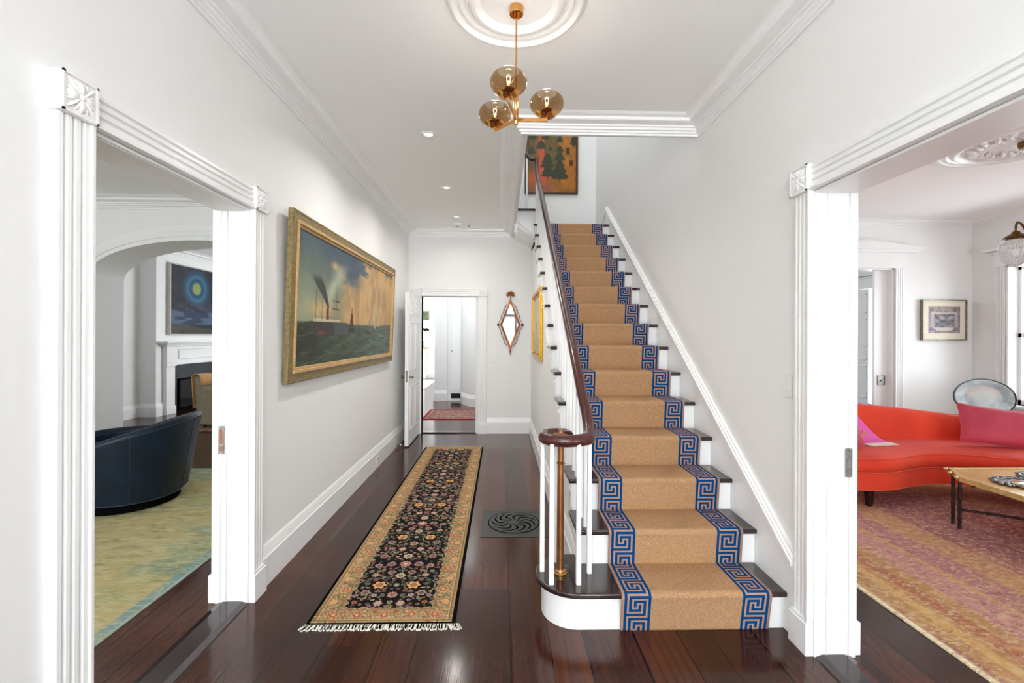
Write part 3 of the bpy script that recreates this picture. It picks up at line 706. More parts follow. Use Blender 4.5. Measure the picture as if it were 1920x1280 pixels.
# ------------------------------------------------------------------ stair runner with a key border
KEY = ["BBBBBBBBB.B", "B.......B.B", "B.BBBBB.B.B", "B.B...B.B.B", "B.B.B.B.B.B", "B.B.B...B.B", "B.B.BBBBB.B", "B.B.......B", "B.BBBBBBBBB", "B.........B"]
run_tan = mat('runner_sisal', (194, 156, 117), 0.95, spec=0.1, noise=(170, (168, 128, 91), 2), bump=(420, 0.6))
run_edge = mat('runner_key_tan', (180, 146, 123), 0.95, spec=0.1, noise=(220, (172, 134, 110), 2), bump=(420, 0.5))
run_blue = mat('runner_key_blue', (2, 72, 130), 0.95, spec=0.1, noise=(220, (2, 58, 110), 2), bump=(420, 0.5))
pth = [(2.222, 0.0)]
for n in range(1, NT+1):
    yn = Y1+RN*(n-1)
    pth.append((yn-.006, RS*n-.034)); pth.append((yn-.010, RS*n-.020))
    pth.append((yn-.009, RS*n-.008)); pth.append((yn-.003, RS*n+.003)); pth.append((yn+.010, RS*n+.008))
    if n < NT:
        pth.append((yn+RN+.010, RS*n+.008))
    else: pth.append((yn+.75, RS*n+.008))
# resample at one key cell
CELL = .0119
P_ = np.array(pth); seg = np.sqrt((np.diff(P_, axis=0)**2).sum(1)); cum = np.concatenate([[0], np.cumsum(seg)])
tot = cum[-1]; nrow = int(tot/CELL)
rows_t = [0.0]
for k in range(nrow): rows_t.append(rows_t[-1]+(CELL*1.18 if (9-((k+4) % 10)) % 2 == 0 else CELL*.82))
rows_t = np.array(rows_t)
tt = np.unique(np.concatenate([rows_t, cum])) ; tt = tt[(tt <= min(tot, rows_t[-1]))]
keep = [tt[0]]
for t in tt[1:]:
    if t-keep[-1] > 1e-5: keep.append(t)
tt = np.array(keep)
yy = np.interp(tt, cum, P_[:, 0]); zz = np.interp(tt, cum, P_[:, 1])
RX0, RX1 = .590, 1.328
CW_ = [CELL*1.17 if k % 2 == 0 else CELL*.80 for k in range(11)]
xs_l = [RX0, RX0+.013]
for k in range(11): xs_l.append(xs_l[-1]+CW_[10-k])
xs_r = [RX1-(x-RX0) for x in xs_l][::-1]
xs = xs_l+xs_r
mb = MB(); nx = len(xs)
vs = [(x, y, z) for y, z in zip(yy, zz) for x in xs]
fs = []; mi = []
for i in range(len(tt)-1):
    row = int(np.searchsorted(rows_t, .5*(tt[i]+tt[i+1]))-1)+4; kr = KEY[9-(row % 10)]
    for j in range(nx-1):
        fs.append((i*nx+j, i*nx+j+1, (i+1)*nx+j+1, (i+1)*nx+j))
        if j == 0 or j == nx-2: mi.append(1)
        elif j == 12: mi.append(0)
        elif j < 12: mi.append(2 if kr[11-j] == 'B' else 1)
        else: mi.append(2 if kr[j-13] == 'B' else 1)
mb.v = vs; mb.f = fs; mb.mi = mi
ro = mb.build('stair_runner', [run_tan, run_edge, run_blue], smooth=True, ang=50)
so = ro.modifiers.new('thick', 'SOLIDIFY'); so.thickness = .007; so.offset = -1
tag(ro, 'tan stair carpet runner with blue Greek key borders running up the white stairs', 'stair runner')

# ------------------------------------------------------------------ painting helpers (numpy)
rng = np.random.RandomState(3)
def vnoise(H, W, fy, fx, seed):
    r = np.random.RandomState(seed); gy, gx = int(fy)+2, int(fx)+2; g = r.rand(gy, gx)
    y = np.linspace(0, fy, H); x = np.linspace(0, fx, W); yi = np.minimum(y.astype(int), gy-2); xi = np.minimum(x.astype(int), gx-2)
    ty = (y-yi)[:, None]; tx = (x-xi)[None]; ty = ty*ty*(3-2*ty); tx = tx*tx*(3-2*tx)
    a = g[yi][:, xi]; b = g[yi][:, xi+1]; c_ = g[yi+1][:, xi]; d = g[yi+1][:, xi+1]
    return (a*(1-tx)+b*tx)*(1-ty)+(c_*(1-tx)+d*tx)*ty
def fbm(H, W, fy, fx, seed, o=4):
    s = 0; a = 1; t = 0
    for k in range(o): s = s+a*vnoise(H, W, fy*2**k, fx*2**k, seed+k*13); t += a; a *= .55
    return s/t
def lerp(img, col, m_):
    m_ = np.clip(m_, 0, 1)[..., None]; return img*(1-m_)+np.array(col, float)*m_
def XY(H, W):
    return np.meshgrid(np.linspace(0, 1, W), np.linspace(0, 1, H))
def sstep(a, b, x):
    t = np.clip((x-a)/(b-a), 0, 1); return t*t*(3-2*t)
def poly_mask(X, Y, pts):
    m_ = np.zeros(X.shape, bool); n = len(pts)
    for i in range(n):
        x0, y0 = pts[i]; x1, y1 = pts[(i+1) % n]
        if y0 == y1: continue
        c_ = ((y0 > Y) != (y1 > Y)) & (X < (x1-x0)*(Y-y0)/(y1-y0)+x0); m_ ^= c_
    return m_.astype(float)
def line(img, X, Y, x0, y0, x1, y1, wd, col, asp=1.0, al=1.0):
    dx, dy = (x1-x0)*asp, y1-y0; L2 = dx*dx+dy*dy
    px, py = (X-x0)*asp, Y-y0; t = np.clip((px*dx+py*dy)/L2, 0, 1)
    d = np.hypot(px-t*dx, py-t*dy); return lerp(img, col, al*(1-sstep(wd*.5, wd*1.2, d)))

def ship_art():
    H, W = 190, 460; X, Y = XY(H, W); asp = 2.5/.93
    n1 = fbm(H, W, 5, 8, 1); n2 = fbm(H, W, 14, 10, 5); n3 = fbm(H, W, 3, 16, 9)
    img = np.zeros((H, W, 3))+np.array([118, 128, 112.])
    img = lerp(img, (70, 88, 104), sstep(.55, .0, Y+.25*n1-.15*X)*.9)
    img = lerp(img, (150, 160, 138), sstep(.25, .0, X)*sstep(.2, .55, Y)*.8)
    cl = sstep(.28, .44, X+.22*(n1-.5))*sstep(.02, .16, Y+.42*(n2-.5)+.10*np.sin(X*8+1.2)-.16*(X < .5)*(1-X)+.06)
    img = lerp(img, (202, 164, 112), cl*.92)
    img = lerp(img, (150, 126, 92), cl*sstep(.5, .75, n3)*.8)
    cl2 = np.exp(-((X-.27-.05*np.sin(Y*9))/.045)**2)*sstep(.12, .2, Y)*sstep(.62, .4, Y)
    img = lerp(img, (168, 172, 150), cl2*(.5+.6*n2)); img = lerp(img, (206, 168, 118), np.exp(-((X-.27)/.03)**2-((Y-.17)/.035)**2)*.9)
    img = lerp(img, (214, 178, 124), np.exp(-((X-.17)/.10)**2-((Y-.56)/.08)**2)*.8)
    img = lerp(img, (150, 120, 90), sstep(.8, 1, X)*sstep(.25, .6, Y)*.35)
    img = lerp(img, (66, 84, 104), np.exp(-((X-.43)/.10)**2-((Y-.16-.5*(X-.40))/.10)**2)*.85)
    img *= (0.92+.16*n3)[..., None]
    hz = .665
    sea = sstep(hz-.006, hz+.006, Y)
    sc = np.zeros((H, W, 3))+np.array([68, 82, 62.]); sc = lerp(sc, (46, 54, 38), sstep(.3, .7, n1)*sstep(.6, 0, X)); sc = lerp(sc, (104, 122, 112), sstep(.25, .9, X)*.8)
    wv = vnoise(H, W, 40, 16, 21)*vnoise(H, W, 60, 40, 22)
    sc = lerp(sc, (128, 140, 118), sstep(.42, .6, wv)*.3); sc = lerp(sc, (40, 48, 36), sstep(.22, .05, wv)*.4)
    for k in range(12):
        yy_ = .76+.018*k+.01*math.sin(k*3); x0_ = (k*.37) % .8
        yl = yy_+.012*np.sin((X-x0_)*40)
        sc = lerp(sc, (150, 160, 140), (1-sstep(.002, .008, abs(Y-yl)))*sstep(x0_, x0_+.02, X)*sstep(x0_+.2, x0_+.1, X)*.35)
    img = img*(1-sea[..., None])+sc*sea[..., None]
    # smoke
    sx = .222-.10*np.clip((.54-Y)/.25, 0, 1)**1.2+.012*(n2-.5); wd = .006+.035*np.clip((.55-Y)/.24, 0, 1)
    img = lerp(img, (52, 52, 52), (1-sstep(wd*.6, wd*1.2, abs(X-sx)))*sstep(.27, .36, Y)*(Y < .55)*.85)
    # steamer
    img = lerp(img, (66, 60, 58), poly_mask(X, Y, [(.085, .66), (.40, .655), (.405, .76), (.15, .775), (.10, .72)]))
    img = lerp(img, (86, 92, 90), poly_mask(X, Y, [(.28, .655), (.40, .655), (.40, .76), (.28, .765)])*.8)
    img = lerp(img, (206, 190, 160), poly_mask(X, Y, [(.12, .635), (.33, .63), (.33, .652), (.11, .66)])*.8)
    img = lerp(img, (120, 44, 34), poly_mask(X, Y, [(.208, .54), (.226, .54), (.23, .64), (.208, .64)]))
    img = lerp(img, (120, 70, 52), poly_mask(X, Y, [(.15, .735), (.2, .73), (.2, .76), (.15, .765)]))
    for x, t_ in ((.13, .40), (.175, .46), (.29, .33), (.345, .58)):
        img = line(img, X, Y, x, t_, x, .65, .004, (62, 50, 42), asp)
    for x, y, h in ((.29, .47, .03), (.29, .54, .035)): img = line(img, X, Y, x-h, y, x+h, y+.005, .005, (50, 44, 40), asp)
    for x0_ in (.13, .175, .29): img = line(img, X, Y, x0_, .5, x0_+.05, .64, .0018, (90, 76, 62), asp, .6)
    # light tower boat, sails
    img = lerp(img, (92, 44, 36), poly_mask(X, Y, [(.432, .56), (.452, .56), (.466, .72), (.42, .72)])); img = lerp(img, (150, 96, 70), poly_mask(X, Y, [(.438, .50), (.447, .50), (.449, .56), (.435, .56)]))
    img = lerp(img, (56, 38, 32), poly_mask(X, Y, [(.41, .70), (.48, .70), (.47, .745), (.42, .745)]))
    img = lerp(img, (70, 52, 42), poly_mask(X, Y, [(.515, .62), (.53, .78), (.555, .79)])*.8); img = line(img, X, Y, .515, .54, .52, .79, .004, (60, 48, 40), asp)
    img = lerp(img, (176, 186, 164), poly_mask(X, Y, [(.72, .42), (.69, .68), (.75, .70)])*.6); img = lerp(img, (74, 58, 46), poly_mask(X, Y, [(.60, .72), (.69, .74), (.68, .77), (.61, .76)]))
    img = lerp(img, (84, 66, 52), poly_mask(X, Y, [(.69, .60), (.74, .76), (.70, .77)])*.6)
    img = lerp(img, (96, 92, 84), poly_mask(X, Y, [(.80, .665), (.86, .648), (1, .64), (1, .69), (.8, .675)])*.9)
    img = (img-105)*1.12+88
    return np.clip(img*1.05, 0, 255)
def moon_art():
    H, W = 150, 140; X, Y = XY(H, W); n = fbm(H, W, 5, 5, 31); n2 = fbm(H, W, 12, 5, 33)
    img = np.zeros((H, W, 3))+np.array([38, 44, 58.]); img = lerp(img, (74, 78, 88), sstep(.45, .7, n)*.7); img = lerp(img, (22, 28, 44), sstep(.5, .3, n2)*.6)
    d = np.hypot((X-.5), (Y-.31)*1.0)*.84+.01*(n-.5)
    img = lerp(img, (40, 84, 120), sstep(.27, .20, d)); img = lerp(img, (66, 132, 158), sstep(.20, .16, d)*.8); img = lerp(img, (32, 78, 120), sstep(.135, .12, d)); img = lerp(img, (54, 120, 140), sstep(.10, .09, d)*.7)
    img = lerp(img, (164, 184, 96), sstep(.078, .068, d))
    img = lerp(img, (96, 98, 110), sstep(.48, .66, Y)*sstep(.9, .7, Y)*sstep(.4, .65, n2)*.8)
    b = sstep(.64, .68, Y)*sstep(.88, .84, Y); img = lerp(img, (48, 66, 104), b*.8); img = lerp(img, (110, 130, 160), b*sstep(.5, .62, vnoise(H, W, 26, 6, 35))*.7)
    img = lerp(img, (84, 78, 72), sstep(.86, .9, Y+.06*(n-.5)+.03*np.sin(X*7))); img = lerp(img, (52, 50, 48), sstep(.9, .94, Y)*sstep(.45, .65, n))
    return img*.8
def tree_art():
    H, W = 240, 170; X, Y = XY(H, W); n = fbm(H, W, 6, 5, 41); n2 = fbm(H, W, 24, 20, 43)
    img = np.zeros((H, W, 3))+np.array([178, 108, 16.]); img = lerp(img, (150, 92, 20), sstep(.4, .7, n))
    img = lerp(img, (196, 84, 34), sstep(.42, .3, X+.12*(n-.5)-.1*Y)*sstep(.0, .3, X+.1)); img = lerp(img, (76, 72, 24), sstep(.62, .5, abs(X-.48)*4+.3*(n-.5))*sstep(.9, .5, Y)*.75)
    img = lerp(img, (150, 96, 76), sstep(.84, .9, Y+.05*(n-.5))*sstep(.6, .4, X)*.8)
    img = lerp(img, (60, 62, 26), sstep(.22, .05, X+.1*n-.25*(1-Y)*.6)*sstep(.8, .5, Y)*.7)
    trees = [(.66, .80, .17, .36), (.66, .47, .11, .17), (.66, .32, .08, .12), (.66, .16, .07, .13), (.27, .28, .11, .16), (.10, .12, .09, .16), (.36, .12, .09, .14), (.95, .22, .07, .26), (.40, .60, .14, .26), (.42, .75, .15, .2), (.07, .36, .08, .14), (.46, .30, .05, .08)]
    for (x, yb, wd, h) in trees:
        t_ = (Y-(yb-h))/h; ww = 1.25*wd*np.clip(t_, 0, 1)**.6*(.86+.14*np.sin(t_*26))+.05*(n2-.5)
        mk = (abs(X-x) < ww) & (t_ > 0) & (t_ < .93); img = lerp(img, (34, 46, 20), mk*(.8+.2*n2)); img = lerp(img, (58, 72, 34), mk*sstep(.55, .75, n2)*.6)
        img = lerp(img, (60, 42, 20), ((abs(X-x) < .012) & (t_ >= .93) & (t_ < 1.04))*1.0)
    for x, y in ((.83, .30), (.90, .50)):
        img = lerp(img, (44, 26, 20), ((abs(X-x) < .038) & (abs(Y-y) < .045))*.95); img = lerp(img, (110, 60, 30), ((abs(X-x) < .025) & (abs(Y-y+.008) < .006))*.8)
        for o in (-.03, .03): img = lerp(img, (50, 30, 20), ((abs(X-x-o) < .006) & (Y > y+.04) & (Y < y+.075))*1.)
    img *= (.88+.24*n2)[..., None]
    return np.clip(img*.92, 0, 255)
def print_art():
    H, W = 90, 110; X, Y = XY(H, W); n = fbm(H, W, 8, 9, 51); n2 = fbm(H, W, 9, 7, 52, 3)
    img = np.zeros((H, W, 3))+np.array([158, 140, 132.]); img = lerp(img, (126, 116, 128), sstep(.4, .65, n))
    mk = ((X > .2) & (X < .82) & (Y > .3) & (Y < .78)); img = lerp(img, (112, 110, 120), mk*.8); img = lerp(img, (72, 70, 78), mk*sstep(.5, .7, n2)*.9); img = lerp(img, (190, 182, 184), mk*sstep(.45, .3, n2)*.5)
    for x in (.13, .88): img = lerp(img, (176, 166, 176), (abs(X-x) < .05)*sstep(.12, .2, Y)*.85)
    for y in (.26, .82): img = lerp(img, (196, 184, 178), ((abs(Y-y) < .035) & (X > .1) & (X < .9))*.8)
    for x, y in ((.1, .14), (.85, .14), (.1, .86), (.86, .86)): img = lerp(img, (108, 96, 116), (np.hypot(X-x, Y-y) < .08)*.7)
    img = lerp(img, (140, 98, 84), (Y < .2)*sstep(.5, .7, n)*.8); img = lerp(img, (206, 196, 186), ((abs(Y-.86) < .05) & (abs(X-.5) < .25))*.9)
    return img
def plate_col(H, W):
    X, Y = XY(H, W); n = fbm(H, W, 5, 5, 61); n2 = fbm(H, W, 9, 9, 63); d = np.hypot(X-.5, Y-.5)*2
    img = np.zeros((H, W, 3))+np.array([120, 122, 122.]); img = lerp(img, (168, 168, 164), sstep(.4, .65, n)); img = lerp(img, (70, 74, 76), sstep(.55, .75, n2)*.7)
    img = lerp(img, (188, 140, 110), sstep(.75, .55, d)*sstep(.62, .3, Y)*.8); img = lerp(img, (176, 172, 160), sstep(.5, .3, d)*.8); img = lerp(img, (206, 206, 200), sstep(.55, .75, n)*sstep(.6, .3, d)*.8)
    return img*.68

# rugs ------------------------------------------------------------------------
def flower(img, X, Y, cx, cy, r, col, edge, rot=0., petals=7, centre=None, sym=True):
    for sx in ((1, -1) if sym and abs(cx) > .004 else (1,)):
        x0, x1 = sx*cx-r*1.5, sx*cx+r*1.5
        i0, i1 = np.searchsorted(Y[:, 0], cy-r*1.5), np.searchsorted(Y[:, 0], cy+r*1.5)
        j0, j1 = np.searchsorted(X[0], x0), np.searchsorted(X[0], x1)
        if i1 <= i0 or j1 <= j0: continue
        xs_, ys_ = X[i0:i1, j0:j1]-sx*cx, Y[i0:i1, j0:j1]-cy
        d = np.hypot(xs_, ys_); a = np.arctan2(ys_, xs_*sx)
        rr = r*(.85+.15*np.cos(petals*(a+rot)))
        sub = img[i0:i1, j0:j1]
        sub = lerp(sub, edge, (d < rr*1.22)*1.); sub = lerp(sub, col, (d < rr)*1.)
        if centre is not None: sub = lerp(sub, edge, (d < rr*.55)*.6); sub = lerp(sub, centre, (d < rr*.38)*1.)
        img[i0:i1, j0:j1] = sub
    return img
def leafst(img, X, Y, cx, cy, L_, wd, ang, col, edge=None):
    for sx in (1, -1):
        c0 = sx*cx; R_ = L_*1.1
        i0, i1 = np.searchsorted(Y[:, 0], cy-R_), np.searchsorted(Y[:, 0], cy+R_); j0, j1 = np.searchsorted(X[0], c0-R_), np.searchsorted(X[0], c0+R_)
        if i1 <= i0 or j1 <= j0: continue
        xs_, ys_ = (X[i0:i1, j0:j1]-c0)*sx, Y[i0:i1, j0:j1]-cy
        u = xs_*math.cos(ang)+ys_*math.sin(ang); v = -xs_*math.sin(ang)+ys_*math.cos(ang)+.25*wd*np.sin(u/L_*5)
        ww = wd*np.clip(1-(u/L_)**2, 0, 1)
        sub = img[i0:i1, j0:j1]
        if edge is not None: sub = lerp(sub, edge, (abs(v) < ww*1.5)*1.)
        sub = lerp(sub, col, (abs(v) < ww)*1.); img[i0:i1, j0:j1] = sub
    return img
def runner_art(Wm, Lm, cell):
    W, H = int(Wm/cell), int(Lm/cell)
    x = np.linspace(-Wm/2, Wm/2, W); y = np.linspace(0, Lm, H); X, Y = np.meshgrid(x, y)
    r = np.random.RandomState(11)
    tan, green, rust, blk, pink, grey = (158, 134, 102), (98, 100, 68), (156, 88, 66), (18, 15, 15), (188, 150, 130), (132, 130, 116)
    img = np.zeros((H, W, 3))+np.array(tan, float)
    bw = .125
    edge = np.minimum(Wm/2-abs(X), np.minimum(Y, Lm-Y))
    # border texture
    nb = r.rand(H, W); img = lerp(img, (150, 118, 76), (nb > .6)*.5)
    for k in range(int(1900*Lm/3.6)):
        cx = r.uniform(Wm/2-bw, Wm/2-.015); cy = r.uniform(0, Lm)
        if r.rand() < .14: cx = r.uniform(0, Wm/2); cy = r.choice([r.uniform(.015, bw), Lm-r.uniform(.015, bw)])
        img = leafst(img, X, Y, cx, cy, r.uniform(.008, .016), .0032, r.uniform(0, PI), [green, rust, (206, 168, 120), (120, 92, 58)][r.randint(4)])
    yk = .07
    for k in range(int(Lm/.115)):
        c_ = Wm/2-bw/2-.004+(.012 if k % 2 else -.012)
        img = flower(img, X, Y, c_, .062+k*.115, .026 if k % 2 == 0 else .019, rust if k % 2 == 0 else (200, 150, 104), (200, 164, 116), petals=6, centre=(214, 150, 96))
    for cx in (0, .14, .26):
        for cy in (.062, Lm-.062): img = flower(img, X, Y, cx, cy, .026, rust, (200, 164, 116), petals=6, centre=(214, 160, 104))
    for cx in (.07, .2):
        for cy in (.062, Lm-.062): img = flower(img, X, Y, cx, cy, .018, (196, 150, 110), green, petals=6, centre=(150, 90, 64))
    for e_ in (.016, bw-.018): img = lerp(img, (120, 96, 60), (abs(edge-e_) < .003)*.8)
    for e_ in (.022,): img = lerp(img, (206, 172, 124), (abs(edge-e_) < .0025)*.8)
    # field
    fe = .006*np.sin(Y*90)+.004*np.sin(X*130)
    fmask = (edge > bw+fe)
    F = np.zeros((H, W, 3))+np.array(blk, float)
    nf = r.rand(H, W); F = lerp(F, (34, 29, 26), (nf > .7)*.7)
    period = .62
    fw_ = Wm/2-bw
    n_p = int(Lm/period)+2
    # scrolling vines
    for p in range(-1, n_p):
        y0 = .14+p*period
        for (cx, cy, rad, a0, a1) in ((.135, y0+.19, .085, -40, 230), (.075, y0+.36, .075, 120, 400), (.17, y0+.50, .06, -60, 160), (.11, y0+.03, .06, 30, 300)):
            for a in range(a0, a1, 4):
                t_ = math.radians(a); F = flower(F, X, Y, cx+rad*math.cos(t_), cy+rad*math.sin(t_), .0038, (150, 148, 128), blk, petals=1)
    taken = []
    def ok(cx, cy, r_):
        for (a, b, c_) in taken:
            if (a-cx)**2+(b-cy)**2 < (c_+r_+.006)**2: return False
        return cx+r_*.2 < fw_
    big = []
    for p in range(-1, n_p):
        y0 = .14+p*period
        big += [(.098, y0+.20, .034, (212, 160, 108), (170, 110, 66)), (0, y0+.10, .026, pink, (150, 96, 84)), (0, y0+.44, .032, (188, 136, 120), (206, 176, 150)), (.085, y0+.44, .026, (168, 128, 122), (120, 90, 84)), (.155, y0+.12, .026, (160, 130, 118), (104, 84, 76)), (0, y0+.30, .026, (198, 176, 148), (150, 120, 96)),
                (.06, y0+.34, .022, (166, 132, 120), (110, 84, 76)), (0, y0+.54, .028, (200, 178, 150), (160, 110, 90)), (0, y0+.20, .016, (150, 150, 132), None), (.15, y0+.31, .02, (170, 136, 112), None), (.16, y0+.42, .022, (176, 142, 124), (110, 80, 70)), (.155, y0+.54, .024, (160, 124, 112), (110, 80, 70)), (.06, y0+.02, .022, pink, None)]
    for (cx, cy, r_, col, cen) in big:
        if cy < .1 or cy > Lm-.1: continue
        r_ *= 1.2
        F = flower(F, X, Y, cx, cy, r_, col, blk, petals=r.randint(6, 12), centre=cen); taken.append((cx, cy, r_))
    for k in range(int(5200*Lm/3.6)):
        cx = r.uniform(0, fw_+.01); cy = r.uniform(.1, Lm-.1); r_ = r.choice([.008, .012, .017])
        if not ok(cx, cy, r_): continue
        taken.append((cx, cy, r_)) if r_ > .009 else None
        c_ = [pink, grey, (150, 110, 100), (196, 168, 140), (92, 92, 78), (168, 128, 100)][r.randint(6)]
        c_ = tuple(v*r.uniform(.75, 1.05) for v in c_)
        if r_ > .009: F = flower(F, X, Y, cx, cy, r_, c_, blk, petals=r.randint(4, 7), centre=(110, 84, 74))
        else: F = leafst(F, X, Y, cx, cy, .018, .0052, r.uniform(0, PI), c_, blk)
    img = img*(~fmask)[..., None]+F*fmask[..., None]
    img = lerp(img, (14, 12, 12), (edge < .0)*1.)
    img *= (0.93+.14*r.rand(H, W))[..., None]
    return img
def red_rug_art(H, W, Wm, Lm):
    X, Y = np.meshgrid(np.linspace(0, Wm, W), np.linspace(Lm, 0, H)); r = np.random.RandomState(5)
    n = fbm(H, W, 8, 7, 71); n2 = vnoise(H, W, H/2.2, W/3.2, 73); n3 = vnoise(H, W, H/5, W/5, 75)
    e = np.minimum(X, Lm-Y)     # distance from the left and far edges
    img = np.zeros((H, W, 3))+np.array([142, 96, 92.])
    img = lerp(img, (156, 118, 86), sstep(.42, .6, n)); img = lerp(img, (128, 84, 92), sstep(.5, .35, vnoise(H, W, 5, 8, 78))*.8)
    img = lerp(img, (132, 58, 58), sstep(1.55, 1.9, e)*.75)
    g = ((e > .05) & (e < .42)); img = lerp(img, (156, 120, 80), g*.9); img = lerp(img, (178, 142, 88), ((e > .14) & (e < .2))*.7); img = lerp(img, (140, 80, 66), ((e > .24) & (e < .33))*.6)
    img = lerp(img, (168, 122, 118), ((e > .42) & (e < .62))*.7); img = lerp(img, (178, 140, 92), ((e > .62) & (e < .66))*.7); img = lerp(img, (150, 104, 110), ((e > .66) & (e < .86))*.7); img = lerp(img, (170, 134, 92), ((e > .86) & (e < 1.1))*.6)
    img = lerp(img, (204, 176, 132), sstep(.66, .82, n2)*.25)
    img = lerp(img, (176, 150, 104), (e < .035)*.9); img = lerp(img, (206, 196, 170), (e < .012)*1.)
    return img
def green_rug_art(H, W, Wm, Lm):
    X, Y = np.meshgrid(np.linspace(0, Wm, W), np.linspace(Lm, 0, H))
    n = fbm(H, W, 6, 5, 81); n2 = vnoise(H, W, H/2.0, W/6, 83); n3 = fbm(H, W, 12, 5, 85)
    e = np.minimum(Wm-X, Lm-Y)
    img = np.zeros((H, W, 3))+np.array([158, 152, 108.]); img = lerp(img, (128, 146, 128), sstep(.46, .62, n)*.6); img = lerp(img, (176, 158, 112), sstep(.5, .38, n3)*.8)
    img = lerp(img, (104, 126, 118), sstep(.62, .74, n3)*.6); img = lerp(img, (192, 184, 144), sstep(.66, .85, n2)*.5); img = lerp(img, (112, 112, 78), sstep(.3, .12, n2)*.45)
    img = lerp(img, (112, 140, 142), (e < .06)*.9); img = lerp(img, (166, 186, 180), (e < .012)*1.)
    return img
def small_red_art(H, W):
    X, Y = XY(H, W); n2 = vnoise(H, W, H/2, W/3, 91); n = fbm(H, W, 8, 8, 92)
    img = np.zeros((H, W, 3))+np.array([148, 96, 92.]); img = lerp(img, (198, 168, 150), sstep(.5, .7, n2)*.7); img = lerp(img, (96, 60, 64), sstep(.4, .2, n2)*.6); img = lerp(img, (150, 132, 116), sstep(.5, .6, n)*.4)
    e = np.minimum(X*2.2, np.minimum(Y, 1-Y)); img = lerp(img, (126, 96, 78), ((e > .12) & (e < .16))*.7); img = lerp(img, (126, 96, 78), ((e > .3) & (e < .34))*.7); img = lerp(img, (150, 26, 44), (e < .045)*1.)
    return img

# hall runner rug: near end y 2.285, far end 5.893
RW, RL = .742, 3.607
RXL, RXR, RY0 = -.968, -.226, 2.285
ang_r = 0.0
rr_ = thing('hall_runner_rug', (-.597, 4.09, 0), 'long narrow Persian runner rug, black floral field with tan border, on the hall floor', 'rug')
MB().box(RXL, RXR, RY0, RY0+RL, .0005, .0065).build('backing', black_m, rr_)
grid('pile', (RXL+.018, RY0+RL-.012, .0085), (RW-.036, 0, 0), (0, -(RL-.024), 0), runner_art(RW-.036, RL-.024, .0046)[::-1], rugpaint_m, rr_, back=(0, 0, -.004))
fr_ = MB(); r_ = random.Random(2)
x = RXL-.004
while x < RXR+.012:
    L_ = .040+r_.uniform(-.006, .008); dx = r_.uniform(-.012, .010)+(.02 if x > RXR-.04 else -.012 if x < RXL+.05 else 0)
    fr_.extr([(x, RY0+.003, .001), (x+.0075, RY0+.003, .001), (x+.0075+dx, RY0-L_, .001), (x+.001+dx, RY0-L_, .001)], (0, 0, .005)); x += .0045
x = RXL
while x < RXR:
    fr_.extr([(x, RY0+RL, .001), (x+.006, RY0+RL, .001), (x+.006, RY0+RL+.014, .001), (x, RY0+RL+.014, .001)], (0, 0, .004)); x += .008
o = fr_.build('fringe', fringe_m, rr_, smooth=False); o['kind'] = 'stuff'; o['label'] = 'white cotton fringe'

# other rugs
rg = thing('green_rug', (-3.1, 3.4, 0), 'pale green rug with a blue border under the navy leather chair', 'rug')
GW, GL = 3.3, 3.65
grid('pile', (-1.872-GW, 4.94, .011), (GW, 0, 0), (0, -GL, 0), np.clip(green_rug_art(240, 230, GW, GL)*1.16, 0, 255), greenrug_m, rg, back=(0, 0, -.0105))
rg = thing('red_rug', (3.8, 3.4, 0), 'faded red, pink and gold patterned rug under the orange sofa', 'rug')
QW, QL = 3.9, 4.6
grid('pile', (2.06, 5.2, .011), (QW, 0, 0), (0, -QL, 0), np.clip(red_rug_art(420, 330, QW, QL)*1.22, 0, 255), redrug_m, rg, back=(0, 0, -.0105))
rg = thing('small_red_rug', (-.8, 8.3, 0), 'small red Persian rug beyond the back doorway', 'rug')
grid('pile', (-1.36, 8.83, .010), (1.7, 0, 0), (0, -1.04, 0), small_red_art(110, 160), rugpaint_m, rg, back=(0, 0, -.0095))
rg = thing('far_parlour_rug', (-4.2, 7.8, 0), 'brown patterned rug under the taupe armchair beyond the arch', 'rug')
im = small_red_art(90, 110); im = im*.0+np.array([140, 116, 84.])+ (vnoise(90, 110, 40, 36, 5)[..., None]-.5)*70
grid('pile', (-5.2, 8.9, .010), (2.4, 0, 0), (0, -2.02, 0), im, rugpaint_m, rg, back=(0, 0, -.0095))
rg = thing('white_mat', (-3.0, 13.6, 0), 'white rug lying in the bright far room beyond the back hall', 'rug')
MB().box(-3.8, -2.05, 12.2, 14.6, .0005, .012).build('pile', fringe_m, rg)

